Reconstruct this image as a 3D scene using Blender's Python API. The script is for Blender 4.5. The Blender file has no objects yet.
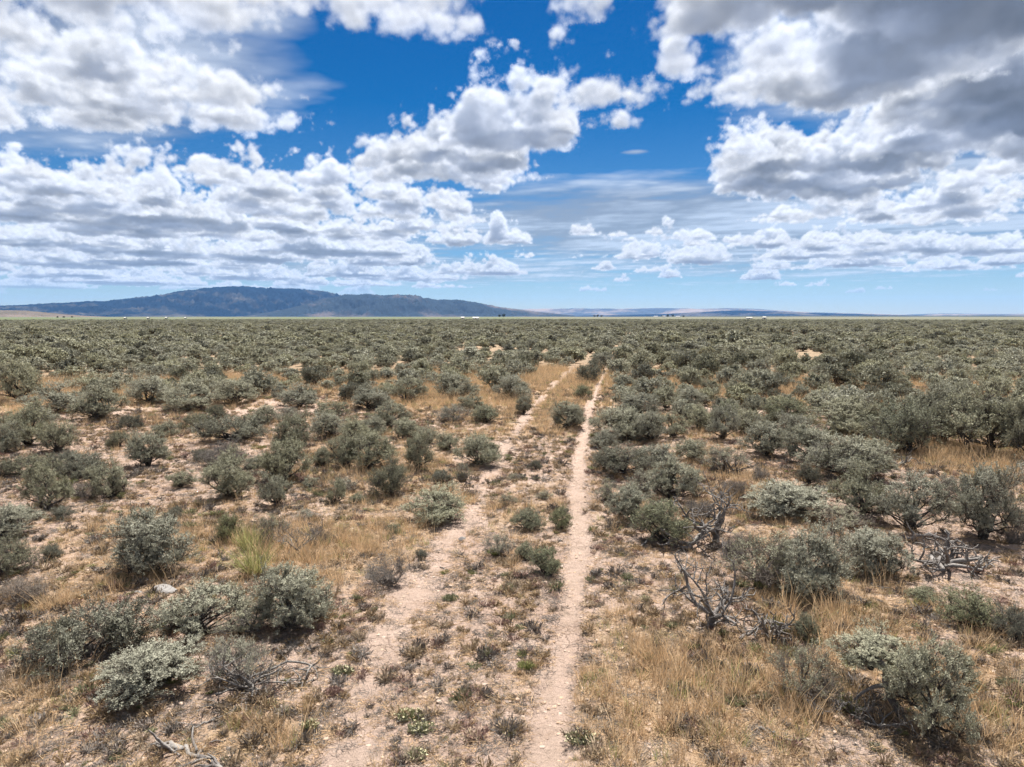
import bpy, math, random, time
import numpy as np
from concurrent.futures import ThreadPoolExecutor
R = math.radians
scene = bpy.context.scene
FPX = 683.0
HORIZON = 316.5
PITCH = math.atan((383.5 - HORIZON) / FPX)
CAMH = 3.5
SUN_EL = R(65); SUN_AZ = R(14)

def at(px, py, z=0.0):
    """ground point seen at a pixel of the photograph (used to survey where things stand)"""
    a = (px - 512) / FPX; b = (383.5 - py) / FPX
    y = math.cos(PITCH) + b * math.sin(PITCH); zz = -math.sin(PITCH) + b * math.cos(PITCH)
    k = (z - CAMH) / zz
    return a * k, y * k

SKYTINT = [(.25, (.13, .25, .33)), (.55, (.003, .175, .31))]
ALB = .87; CLOUDK = .395; SUNE = 5.0; HAZED = 2.1e-5; EXPO = 1.4
ZB=1.5; ZT=3.3

def pix_az_el(px,py):
    a=(px-512)/FPX; b=(383.5-py)/FPX
    y=math.cos(PITCH)+b*math.sin(PITCH); z=-math.sin(PITCH)+b*math.cos(PITCH)
    return math.atan2(a,y), math.atan2(z,math.hypot(a,y))

# --- tileable 3-D noise volume -------------------------------------------------
NV=96
def worley(n,cells,rng):
    pts=rng.random((cells,cells,cells,3)).astype(np.float32)
    g=(np.arange(n,dtype=np.float32)+.5)/n*cells
    X,Y,Z=np.meshgrid(g,g,g,indexing='ij'); ix=X.astype(int);iy=Y.astype(int);iz=Z.astype(int)
    best=np.full(X.shape,9,np.float32)
    for a in (-1,0,1):
        for b in (-1,0,1):
            for c in (-1,0,1):
                q=pts[(ix+a)%cells,(iy+b)%cells,(iz+c)%cells]
                d=(ix+a+q[...,0]-X)**2+(iy+b+q[...,1]-Y)**2+(iz+c+q[...,2]-Z)**2
                np.minimum(best,d,out=best)
    return 1-np.sqrt(best)
def noise_volume():
    rng=np.random.default_rng(5)
    w=worley(NV,5,rng)*.55+worley(NV,10,rng)*.3+worley(NV,20,rng)*.15
    f=np.fft.fftfreq(NV)*NV
    K=np.sqrt(f[:,None,None]**2+f[None,:,None]**2+f[None,None,:]**2); K[0,0,0]=1
    A=np.fft.fftn(rng.standard_normal((NV,)*3))*K**-2.6; A[0,0,0]=0
    g=np.fft.ifftn(A).real; g/=g.std()
    w=(w-w.mean())/w.std()
    v=(w*.75+g*.65); v/=v.std()
    return v.astype(np.float32)
def look3(V,x,y,z):
    n=NV
    x=x*n;y=y*n;z=z*n
    fx=np.floor(x);fy=np.floor(y);fz=np.floor(z)
    ix=fx.astype(np.int32)%n;iy=fy.astype(np.int32)%n;iz=fz.astype(np.int32)%n
    x-=fx;y-=fy;z-=fz
    ix1=(ix+1)%n;iy1=(iy+1)%n;iz1=(iz+1)%n
    F=V.ravel()
    a=ix*(n*n);a1=ix1*(n*n);b=iy*n;b1=iy1*n
    c00=F[a+b+iz]*(1-z)+F[a+b+iz1]*z
    c01=F[a+b1+iz]*(1-z)+F[a+b1+iz1]*z
    c10=F[a1+b+iz]*(1-z)+F[a1+b+iz1]*z
    c11=F[a1+b1+iz]*(1-z)+F[a1+b1+iz1]*z
    return (c00*(1-y)+c01*y)*(1-x)+(c10*(1-y)+c11*y)*x

# --- where the clouds stand: (px, half width px, y near base edge, y far base edge, height km)
CUMULI=[
 # upper left sheet, thin and pale from below
 (60,200,-70,25,.26),(300,60,-30,24,.32),(345,50,-10,36,.3),(230,200,-70,32,.24),(400,100,-50,42,.30),(425,50,5,36,.2),(330,70,-20,36,.22),
 (60,150,58,108,.25),(170,110,72,112,.22),(30,90,95,128,.25),(120,95,95,132,.22),(250,48,82,108,.2),(200,60,88,125,.25),
 (232,58,118,134,.30),
 # left cumulus bank
 (18,42,172,192,135),(55,45,185,205,158),(160,50,168,192,135),(205,55,168,194,142),(235,30,175,195,160),(110,70,190,215,160),
 (60,70,208,226,190),(20,40,205,225,185),(330,70,180,205,165),(290,60,192,222,172),(200,100,218,238,195),(385,60,198,220,180),(50,90,238,250,220),
 (270,60,226,244,205),(430,42,206,224,190),(430,36,228,236,212),(360,50,230,244,215),(130,60,228,240,205),
 (140,90,250,260,235),(330,80,250,260,236),(230,60,255,262,244),(455,22,240,247,228),(508,20,238,245,226),(520,9,256,259,250),
 (60,60,274,279,262),(250,60,277,281,266),(410,50,278,282,268),(130,70,282,286,271),(330,60,284,287,274),(30,50,286,289,276),(220,50,288,291,280),(440,30,286,288,279),
 (20,50,255,264,240),(90,50,264,270,250),(400,50,262,268,248),(260,50,266,271,254),(480,40,272,276,262),(180,45,272,276,260),(340,40,274,278,262),
 # tall cumulus in the middle
 (486,44,134,158,93),(520,48,130,160,92),(550,30,130,156,102),(440,45,150,178,112),(400,45,160,190,122),(475,55,155,190,125),(572,10,136,148,122),(350,40,172,196,150),
 # small ones in the blue gap
 (590,45,-10,22,.22),(566,22,82,96,48),(555,18,88,98,70),(625,46,96,111,72),(668,36,86,110,50),(706,34,84,108,46),(690,30,60,84,22),(610,20,124,130,108),(735,36,98,112,70),(655,30,98,112,66),
 # upper right dark mass
 (720,80,-60,20,.5),(810,110,-40,50,.8),(950,130,-20,80,1.05),(850,90,40,114,.75),(790,50,70,108,.5),(980,90,80,136,.85),(770,50,40,85,.7),(1060,90,100,150,1.2),(720,50,0,60,.5),(700,50,20,50,.3),
 # right cumulus bank
 (860,90,158,205,105),(930,90,135,185,95),(738,34,150,178,108),(770,50,160,198,112),(820,60,168,205,112),(880,55,168,202,128),(935,60,165,195,135),(1010,55,150,190,130),(712,12,150,160,146),
 (960,22,208,213,197),(980,60,198,222,182),(820,50,208,220,196),(870,22,218,224,200),(700,14,158,166,150),
 (775,22,244,250,226),(740,40,242,248,234),(680,26,238,242,232),(618,24,233,237,226),(590,10,232,235,226),(620,16,240,243,236),
 (835,45,242,252,230),(900,50,250,258,236),(975,50,250,258,238),(860,50,264,268,255),(930,50,268,272,258),(700,40,258,262,248),(645,28,256,261,248),
 (1010,22,262,266,246),(800,40,256,261,246),(670,30,270,273,262),(765,30,268,271,260),
 (572,12,270,273,265),(592,12,256,259,250),(605,9,268,271,264),(786,9,284,286,281),(815,7,284,286,281),
]
NA,ND=1440,420
D0,D1=1.2,75.0
def height_maps():
    """top height above the base over (azimuth, log distance)"""
    az=(np.arange(NA)/NA*2-1)*math.pi
    ld=np.linspace(math.log(D0),math.log(D1),ND); D=np.exp(ld)
    X=D[None,:]*np.sin(az)[:,None]; Y=D[None,:]*np.cos(az)[:,None]
    H=np.full((NA,ND),-1.0,np.float32)
    for (px,hw,ya,yb,h) in CUMULI:
        a0,ea=pix_az_el(px,ya); a1,eb=pix_az_el(px,yb)
        az_=a0
        dn=ZB/math.tan(ea); df=ZB/math.tan(max(eb,.012)); 
        dm=(dn+df)/2; rl=hw/FPX*dm*math.cos(az_)
        rd=max((df-dn)/2,rl*.45)
        if h>3: h=max(.12,(dm-rd*.35)*math.tan(pix_az_el(px,h)[1])-ZB-.05)
        cx,cy=dm*math.sin(a1),dm*math.cos(a1)
        ux,uy=math.sin(a1),math.cos(a1)
        dx,dy=X-cx,Y-cy
        r2=((dx*ux+dy*uy)/rd)**2+((dx*uy-dy*ux)/rl)**2
        v=h*(np.where(r2<1,np.sqrt(np.maximum(1-r2,0)),-(r2-1)*.8))
        np.maximum(H,v,out=H)
    # random cumulus outside the frame and a far ring of small ones
    rng=np.random.default_rng(11)
    for i in range(900):
        a=rng.uniform(-math.pi,math.pi); d=math.exp(rng.uniform(math.log(1.4),math.log(60)))
        inside=abs(a)<math.radians(40)
        if inside:
            if d<20: continue
            if rng.random()<.2 or (a>math.radians(-3) and rng.random()<.45): continue
        s=rng.uniform(.35,1.1)*(1 if d<20 else 1.5); 
        if inside and a>0: s*=.6
        h=s*rng.uniform(.3,.6)
        cx,cy=d*math.sin(a),d*math.cos(a)
        ic=int((a/(2*math.pi)+.5)*NA); wd=int(min(NA/2-1,(1.6*s/d)/(2*math.pi)*NA+3)); ja=np.arange(ic-wd,ic+wd+1)%NA
        j0,j1=np.searchsorted(D,[d-1.6*s,d+1.6*s]); 
        dx,dy=X[ja,j0:j1]-cx,Y[ja,j0:j1]-cy
        r2=(dx*dx+dy*dy)/(s*s)
        v=h*(np.where(r2<1,np.sqrt(np.maximum(1-r2,0)),-(r2-1)*.8))
        H[ja,j0:j1]=np.maximum(H[ja,j0:j1],v)
    vx=look3(SKY.V,X/5.,Y/5.,X*0+.4)+.6*look3(SKY.V,X/14.,Y/14.,X*0+.1)
    H=np.where(H>0,H*np.clip(1+.30*vx,.45,1.8),H)
    return np.maximum(H,-1).astype(np.float32)

class Sky: pass
SKY=Sky()
def setup():
    SKY.V=noise_volume(); SKY.H=height_maps()
def lookH(x,y):
    a=(np.arctan2(x,y)/(2*math.pi)+.5)*NA
    d=(np.log(np.maximum(np.hypot(x,y),D0))-math.log(D0))/(math.log(D1)-math.log(D0))*(ND-1)
    d=np.minimum(d,ND-1.001)
    ia=np.floor(a).astype(np.int32); id_=d.astype(np.int32); a=a-ia; d=d-id_; ia%=NA; ia1=(ia+1)%NA
    F=SKY.H.ravel()
    return (F[ia*ND+id_]*(1-d)+F[ia*ND+id_+1]*d)*(1-a)+(F[ia1*ND+id_]*(1-d)+F[ia1*ND+id_+1]*d)*a
def density(x,y,z,detail=True):
    dist=np.hypot(x,y)
    sc=1/(1+np.maximum(dist-7,0)/22)         # the lumps of far clouds drawn coarser
    H=lookH(x,y)
    hz=z-ZB
    top=H-hz
    s=np.minimum(top*1.15,hz*3.2+.02)
    n=look3(SKY.V,x*sc/2.6,y*sc/2.6,z*sc/1.9+.3)
    s=s+n*.17-.028
    s=np.where(hz<0.04,np.minimum(s,hz*4),s)
    if detail:
        n2=look3(SKY.V,x*sc/.62+.37,y*sc/.62+.1,z*sc/.62)
        s=s+n2*.08+look3(SKY.V,x*sc/.21+.7,y*sc/.21+.1,z*sc/.21)*.026
    return np.clip(s*3.2+.04,0,1)**1.25
def march(az,el,steps=110,seed=0):
    """az, el: flat arrays.  returns rgb (premultiplied) and alpha"""
    rng=np.random.default_rng(seed)
    n=len(az)
    ce,se=np.cos(el),np.sin(np.maximum(el,.004))
    dx,dy,dz=(np.sin(az)*ce).astype(np.float32),(np.cos(az)*ce).astype(np.float32),se.astype(np.float32)
    t0=np.log(ZB/se).astype(np.float32); dl=(math.log(ZT/ZB)/steps)
    sx,sy,sz=math.sin(SUN_AZ)*math.cos(SUN_EL),math.cos(SUN_AZ)*math.cos(SUN_EL),math.sin(SUN_EL)
    T=np.ones(n,np.float32); L=np.zeros((n,3),np.float32); DA=np.zeros(n,np.float32)
    jit=rng.random(n).astype(np.float32)
    sun=np.array([1.0,.985,.955],np.float32); ambt=np.array([.35,.46,.70],np.float32); ambb=np.array([.27,.335,.50],np.float32)
    cosang=dx*sx+dy*sy+dz*sz
    for k in range(steps):
        idx=np.nonzero(T>.02)[0]
        if len(idx)==0: break
        t=np.exp(t0[idx]+(k+jit[idx])*dl)
        x,y,z=dx[idx]*t,dy[idx]*t,dz[idx]*t
        Hh=lookH(x,y)
        m=(Hh+.45>(z-ZB))&(t<70)
        if not m.any(): continue
        idx=idx[m]; x=x[m];y=y[m];z=z[m];t=t[m];Hh=Hh[m]
        d=density(x,y,z)
        m=d>.01
        if not m.any(): continue
        idx=idx[m]; x=x[m];y=y[m];z=z[m];t=t[m];d=d[m];Hh=Hh[m]
        tau=np.zeros(len(x),np.float32); p=0
        for q,w in ((.05,.09),(.16,.15),(.36,.22),(.7,.35)):
            tau+=density(x+sx*q,y+sy*q,z+sz*q,q<.1)*w
        tau*=KS
        dirl=.56*np.exp(-tau)+.34*np.exp(-tau*.4)+.10*np.exp(-tau*.1)
        powder=1-.35*np.exp(-d*3.0)
        hh=np.clip((z-ZB)/.9,0,1)
        amb=ambb[None,:]*(1-hh[:,None])+ambt[None,:]*hh[:,None]
        amb=amb*(1+.22*np.clip(look3(SKY.V,x/1.9,y/1.9,z/1.9+.6),-1.6,1.8))[:,None]*(AMB*(.45+.55*np.exp(-tau*.12)))[:,None]
        col=sun[None,:]*(SUNL*dirl*powder)[:,None]+amb
        a=1-np.exp(-d*KD*np.minimum(t*dl,.25))
        # air between the cloud and the eye
        L[idx]+=(T[idx]*a)[:,None]*col
        DA[idx]+=T[idx]*a*t
        T[idx]*=1-a
    A=1-T
    dist=DA/np.maximum(A,1e-4)
    return L,A,dist
KS=15.0; KD=24.0; AMB=.63; SUNL=1.03
VEIL=[(70,40,190,60,1.1),(60,100,170,50,1.0),(215,15,110,22,.9),(210,118,60,22,.8),(890,50,150,70,1.0),(970,170,140,40,1.0),(640,222,200,34,1.45),(560,205,100,16,.9),(800,240,260,34,1.25),(250,240,330,40,1.0),(635,152,16,2.5,.9),(640,268,420,14,.75),(300,268,400,18,1.1)]
HAZE=np.array([.46,.60,.76],np.float32)
def sky_map(az0,az1,el0,el1,W,Hh,steps=110,threads=4):
    az=np.linspace(az0,az1,W); el=np.linspace(el0,el1,Hh)
    A_,E_=np.meshgrid(az,el); A_=A_.ravel();E_=E_.ravel()
    nch=threads*6; parts=np.array_split(np.arange(len(A_)),nch)
    with ThreadPoolExecutor(threads) as ex:
        r=list(ex.map(lambda i:march(A_[parts[i]],E_[parts[i]],steps,i),range(nch)))
    L=np.concatenate([q[0] for q in r]); A=np.concatenate([q[1] for q in r]); D=np.concatenate([q[2] for q in r])
    f=np.exp(-D/55.0)[:,None]
    L=L*f+HAZE*(1-f)*A[:,None]
    fade=np.clip((E_-math.radians(.9))/math.radians(1.6),0,1)
    L*=fade[:,None]; A=A*fade
    # thin high sheet, streaked by the wind
    el_=np.maximum(E_,.01); d=6/np.tan(el_); x=d*np.sin(A_); y=d*np.cos(A_)
    n=look3(SKY.V,x/60+y/90,y/44,x*0+.2)*.55+look3(SKY.V,x/19+y/40,y/14,x*0+.5)*.4+look3(SKY.V,x/6.5,y/5,x*0+.8)*.25
    cov=np.zeros(len(A_),np.float32)-1.1
    for (px,py,hw,hh,k) in VEIL:
        a,e=pix_az_el(px,py); ra=hw/FPX; re=hh/FPX
        r2=((A_-a)/ra)**2+((E_-e)/re)**2
        cov=np.maximum(cov,k*2.0-1.0-r2*1.2)
    va=np.clip((cov+n*.42)*.55+.12,0,.72)*np.clip((E_-.015)/.04,0,1)
    va=va*(1-A); vc=.5+.5*np.clip(.5+n*.5,0,1)
    L=L+va[:,None]*vc[:,None]*np.array([.72,.80,.92],np.float32); A=A+va
    return L.reshape(Hh,W,3),A.reshape(Hh,W)
# ------------------------------------------------------------------ numbers and noise
rs = np.random.default_rng(7)
def tile2(n, p, seed):
    r = np.random.default_rng(seed)
    f = np.fft.fftfreq(n) * n
    K = np.hypot(f[:, None], f[None, :]); K[0, 0] = 1
    A = np.fft.fft2(r.standard_normal((n, n))) * K ** (-p); A[0, 0] = 0
    g = np.fft.ifft2(A).real; return (g / g.std()).astype(np.float32)
T2 = [tile2(512, 1.5, 3), tile2(512, 1.1, 4)]
def n2(x, y, size, k=0, off=0.0):
    """smooth 2-D noise, tile edge = size metres"""
    V = T2[k]; n = 512
    u = (np.asarray(x) / size + off) % 1.0 * n; v = (np.asarray(y) / size + off * .7) % 1.0 * n
    iu = np.floor(u).astype(int); iv = np.floor(v).astype(int); fu = u - iu; fv = v - iv
    iu %= n; iv %= n; i1 = (iu + 1) % n; j1 = (iv + 1) % n
    return (V[iu, iv] * (1 - fv) + V[iu, j1] * fv) * (1 - fu) + (V[i1, iv] * (1 - fv) + V[i1, j1] * fv) * fu

LEFT = [(318, 800), (345, 767), (362, 700), (392, 640), (415, 600), (440, 560), (463, 520), (487, 480), (509, 440), (536, 402), (562, 378), (588, 360), (608, 347), (626, 335)]
RIGHT = [(544, 800), (548, 767), (552, 700), (561, 650), (571, 600), (577, 560), (578, 520), (577, 480), (582, 440), (592, 402), (602, 378), (612, 356), (620, 345), (632, 333)]
LEFT = [at(*p) for p in LEFT]; RIGHT = [at(*p) for p in RIGHT]
for T in (LEFT, RIGHT):                      # the ruts go on behind the camera and on to the horizon
    dx, dy = T[1][0] - T[0][0], T[1][1] - T[0][1]; s = -10 / dy
    T.insert(0, (T[0][0] + dx * s, T[0][1] - 10)); T.append((T[-1][0] + 120, T[-1][1] + 900))
def dist_line(x, y, T):
    d = np.full(np.shape(x), 1e9)
    for (x0, y0), (x1, y1) in zip(T[:-1], T[1:]):
        ux, uy = x1 - x0, y1 - y0; L = ux * ux + uy * uy
        t = np.clip(((x - x0) * ux + (y - y0) * uy) / L, 0, 1)
        d = np.minimum(d, np.hypot(x - x0 - t * ux, y - y0 - t * uy))
    return d
def track_masks(x, y):
    x = np.asarray(x, float); y = np.asarray(y, float)
    w = n2(x, y, 9, 1) * .10
    dl = dist_line(x + w * .6, y, LEFT); dr = dist_line(x + w * .35, y, RIGHT)
    wr = .165 + .03 * n2(x, y, 14, 0)
    ml = np.clip((.33 + .12 * n2(x, y, 7, 0, .4) - dl) / .30, 0, 1) * 1.0; mr = np.clip((wr + .05 - dr) / .12, 0, 1)
    return ml, mr, dl, dr
def smooth(t): t = np.clip(t, 0, 1); return t * t * (3 - 2 * t)

# thick dry grass / bare soil, surveyed from the photograph: px, py, half width, half height, amount
GRASS = [(720, 700, 130, 60, 1.1), (660, 655, 70, 40, .8), (960, 720, 90, 60, 1.1), (830, 640, 60, 60, .7), (900, 590, 90, 30, .6), (60, 600, 90, 60, .7), (40, 720, 90, 60, .8),
         (300, 555, 110, 28, .55), (350, 560, 60, 25, .5), (190, 560, 60, 30, .5), (750, 500, 60, 40, .8), (1000, 470, 60, 25, 1.0), (270, 740, 90, 25, .9), (100, 530, 100, 25, .4),
         (700, 470, 60, 30, .5), (600, 700, 30, 60, .4), (530, 420, 60, 20, .5), (560, 380, 40, 14, .7), (880, 700, 60, 40, .7), (60, 385, 120, 10, .2), (655, 590, 60, 30, .4)]
BARE = [(345, 650, 60, 50, 1.2), (130, 715, 60, 45, .7), (60, 750, 70, 20, .5), (400, 600, 60, 30, .8), (180, 480, 80, 40, .5), (130, 610, 40, 14, .7), (450, 640, 60, 50, .4), (960, 600, 60, 20, .6),
        (500, 700, 50, 40, .2), (860, 750, 50, 18, .6), (660, 585, 40, 20, .4)]
def region(x, y, lst):
    m = np.zeros(np.shape(x))
    for px, py, hw, hh, k in lst:
        cx, cy = at(px, py); rx = hw / FPX * math.hypot(cy, CAMH); x1, y1 = at(px, py - hh); x2, y2 = at(px, min(py + hh, 900))
        ry = (y1 - y2) / 2; cy = (y1 + y2) / 2
        r2 = ((x - cx) / rx) ** 2 + ((y - cy) / ry) ** 2
        m = np.maximum(m, k * np.exp(-r2 * 1.1))
    return m
def grass_amount(x, y):
    y = np.asarray(y, float)
    ml, mr, dl, dr = track_masks(x, y)
    g = .23 + region(x, y, GRASS) - region(x, y, BARE) * .6 + n2(x, y, 16, 0, .2) * .2 + n2(x, y, 4, 1) * .12
    g = g + .55 * smooth((y - 16) / 22)
    return np.clip(g, 0, 1.2) * (1 - np.clip(ml * 1.5, 0, 1)) * (1 - np.clip(mr * 1.5, 0, 1))
def ground_h(x, y):
    x = np.asarray(x, float); y = np.asarray(y, float)
    d = np.hypot(x, y)
    ml, mr, dl, dr = track_masks(x, y)
    near = np.clip(1 - (d - 30) / 60, 0, 1)
    h = n2(x, y, 60, 0) * .06 * np.clip((d - 10) / 40, 0, 1) + near * (n2(x, y, 7, 0, .3) * .022 + n2(x, y, 2.3, 1, .6) * .009 * (1 - .6 * np.maximum(ml, mr)))
    h -= near * (.055 * smooth(mr) + .02 * smooth(ml))
    h += near * .02 * np.exp(-((dr - .38) / .14) ** 2)
    h += np.clip((d - 200) / 2000, 0, 1) * n2(x, y, 3000, 0) * .6
    return h * np.clip((16000 - d) / 8000, 0, 1)
def gh(x, y): return float(ground_h(np.array([x]), np.array([y]))[0])

# ------------------------------------------------------------------ mesh helpers
col = scene.collection
def mesh_q(name, V, Q, mats, smooth_=False, mi=None):
    """quads (n,4) of vertices (m,3) as one mesh"""
    me = bpy.data.meshes.new(name)
    V = np.asarray(V, np.float32); Q = np.asarray(Q, np.int32)
    me.vertices.add(len(V)); me.vertices.foreach_set('co', V.ravel())
    me.loops.add(Q.size); me.loops.foreach_set('vertex_index', Q.ravel())
    me.polygons.add(len(Q)); me.polygons.foreach_set('loop_start', np.arange(0, Q.size, Q.shape[1], dtype=np.int32))
    if smooth_: me.polygons.foreach_set('use_smooth', np.ones(len(Q), bool))
    for m in mats: me.materials.append(m)
    if mi is not None: me.polygons.foreach_set('material_index', np.asarray(mi, np.int32))
    me.update(calc_edges=True)
    return me
class Acc:
    def __init__(s): s.V = []; s.Q = []; s.n = 0
    def add(s, V, Q):
        V = np.asarray(V, float).reshape(-1, 3); s.V.append(V); s.Q.append(np.asarray(Q).reshape(-1, 4) + s.n); s.n += len(V)
    def mesh(s, name, mats, sm=False): return mesh_q(name, np.concatenate(s.V), np.concatenate(s.Q), mats, sm)
    def tube(s, P, rad, k=6):
        P = np.asarray(P, float); n = len(P); rad = np.asarray(rad, float)
        t = np.gradient(P, axis=0); t /= np.linalg.norm(t, axis=1)[:, None] + 1e-9
        ref = np.array([.31, .87, .12]); a = np.cross(t, ref); a /= np.linalg.norm(a, axis=1)[:, None] + 1e-9; b = np.cross(t, a)
        an = np.arange(k) / k * 2 * math.pi
        V = P[:, None] + rad[:, None, None] * (a[:, None] * np.cos(an)[None, :, None] + b[:, None] * np.sin(an)[None, :, None])
        i = np.arange(n - 1)[:, None] * k; j = np.arange(k)[None, :]; j1 = (j + 1) % k
        Q = np.stack([i + j, i + j1, i + k + j1, i + k + j], -1).reshape(-1, 4)
        s.add(V.reshape(-1, 3), Q)
        if rad[-1] > .004:                       # close the broken end
            c = V[-1]; 
            if k == 6: s.add(c, [[0, 1, 2, 3], [0, 3, 4, 5]])
    def sticks(s, A, B, ra, rb):
        """many thin three-sided twigs A->B"""
        A = np.asarray(A); B = np.asarray(B); n = len(A)
        t = B - A; t /= np.linalg.norm(t, axis=1)[:, None] + 1e-9
        a = np.cross(t, [.31, .87, .12]); a /= np.linalg.norm(a, axis=1)[:, None] + 1e-9; b = np.cross(t, a)
        an = np.arange(3) / 3 * 2 * math.pi
        off = a[:, None] * np.cos(an)[None, :, None] + b[:, None] * np.sin(an)[None, :, None]
        V = np.concatenate([A[:, None] + off * ra, B[:, None] + off * rb], 1)
        base = np.arange(n)[:, None, None] * 6; q = np.array([[0, 1, 4, 3], [1, 2, 5, 4], [2, 0, 3, 5]])
        s.add(V.reshape(-1, 3), (base + q[None]).reshape(-1, 4))
    def leaves(s, P, U, ln, wd, r, out=None):
        """rhombus leaves from points P along U"""
        n = len(P); U = U / (np.linalg.norm(U, axis=1)[:, None] + 1e-9)
        w = np.cross(U, r.standard_normal((n, 3)) * .45 + (0 if out is None else out)); w /= np.linalg.norm(w, axis=1)[:, None] + 1e-9
        ln = (ln * r.uniform(.7, 1.3, n))[:, None]; wd = (wd * r.uniform(.7, 1.3, n))[:, None]
        V = np.stack([P, P + U * ln * .6 + w * wd, P + U * ln, P + U * ln * .6 - w * wd], 1)
        s.add(V.reshape(-1, 3), np.arange(n * 4).reshape(-1, 4))

def obj(name, me, parent=None, loc=None):
    o = bpy.data.objects.new(name, me); col.objects.link(o)
    if parent: o.parent = parent
    if loc: o.location = loc
    return o
def tag(o, label=None, cat=None, group=None, kind=None):
    if label: o['label'] = label
    if cat: o['category'] = cat
    if group: o['group'] = group
    if kind: o['kind'] = kind
    return o

# ------------------------------------------------------------------ materials
def mat(name, base, rough=.9, var=.25, scale=3.0, island=.0, objvar=.0, alt=None, altamt=.5, trans=0, bump=0, bscale=40, detail=6):
    base = [c * ALB for c in base]; alt = [c * ALB for c in alt] if alt else None
    m = bpy.data.materials.new(name); m.use_nodes = True; nt = m.node_tree; N = nt.nodes; Lk = nt.links
    b = N['Principled BSDF']; b.inputs['Roughness'].default_value = rough; b.inputs['Specular IOR Level'].default_value = .25
    tc = N.new('ShaderNodeTexCoord'); nz = N.new('ShaderNodeTexNoise'); nz.inputs['Scale'].default_value = scale; nz.inputs['Detail'].default_value = detail
    Lk.new(tc.outputs['Object'], nz.inputs['Vector'])
    mx = N.new('ShaderNodeMix'); mx.data_type = 'RGBA'; mx.inputs[6].default_value = (*base, 1)
    mx.inputs[7].default_value = (*(alt or [c * .6 for c in base]), 1)
    mr = N.new('ShaderNodeMapRange'); mr.inputs[1].default_value = .38; mr.inputs[2].default_value = .62; mr.inputs[4].default_value = altamt
    Lk.new(nz.outputs[0], mr.inputs[0]); Lk.new(mr.outputs[0], mx.inputs[0])
    out = mx.outputs[2]
    geo = N.new('ShaderNodeNewGeometry'); oi = N.new('ShaderNodeObjectInfo')
    def scale_by(src, lo, hi, cur):
        r = N.new('ShaderNodeMapRange'); r.inputs[3].default_value = lo; r.inputs[4].default_value = hi; Lk.new(src, r.inputs[0])
        v = N.new('ShaderNodeVectorMath'); v.operation = 'SCALE'; Lk.new(cur, v.inputs[0]); Lk.new(r.outputs[0], v.inputs['Scale']); return v.outputs[0]
    if island: out = scale_by(geo.outputs['Random Per Island'], 1 - island, 1 + island, out)
    if objvar: 
        out = scale_by(oi.outputs['Random'], 1 - objvar, 1 + objvar, out)
        hs = N.new('ShaderNodeHueSaturation'); r = N.new('ShaderNodeMapRange'); ma = N.new('ShaderNodeMath'); ma.operation = 'MULTIPLY'; ma.inputs[1].default_value = 7.31
        fr = N.new('ShaderNodeMath'); fr.operation = 'FRACT'; Lk.new(oi.outputs['Random'], ma.inputs[0]); Lk.new(ma.outputs[0], fr.inputs[0])
        r.inputs[3].default_value = .78; r.inputs[4].default_value = 1.18; Lk.new(fr.outputs[0], r.inputs[0]); Lk.new(r.outputs[0], hs.inputs['Saturation']); Lk.new(out, hs.inputs['Color']); out = hs.outputs[0]
    Lk.new(out, b.inputs['Base Color'])
    if bump:
        nb = N.new('ShaderNodeTexNoise'); nb.inputs['Scale'].default_value = bscale; nb.inputs['Detail'].default_value = 5; Lk.new(tc.outputs['Object'], nb.inputs['Vector'])
        bp = N.new('ShaderNodeBump'); bp.inputs['Strength'].default_value = bump; bp.inputs['Distance'].default_value = .02; Lk.new(nb.outputs[0], bp.inputs['Height']); Lk.new(bp.outputs[0], b.inputs['Normal'])
    if trans:
        tr = N.new('ShaderNodeBsdfTranslucent'); Lk.new(out, tr.inputs[0]); ms = N.new('ShaderNodeMixShader'); ms.inputs[0].default_value = trans
        Lk.new(b.outputs[0], ms.inputs[1]); Lk.new(tr.outputs[0], ms.inputs[2]); Lk.new(ms.outputs[0], N['Material Output'].inputs[0])
    return m
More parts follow.
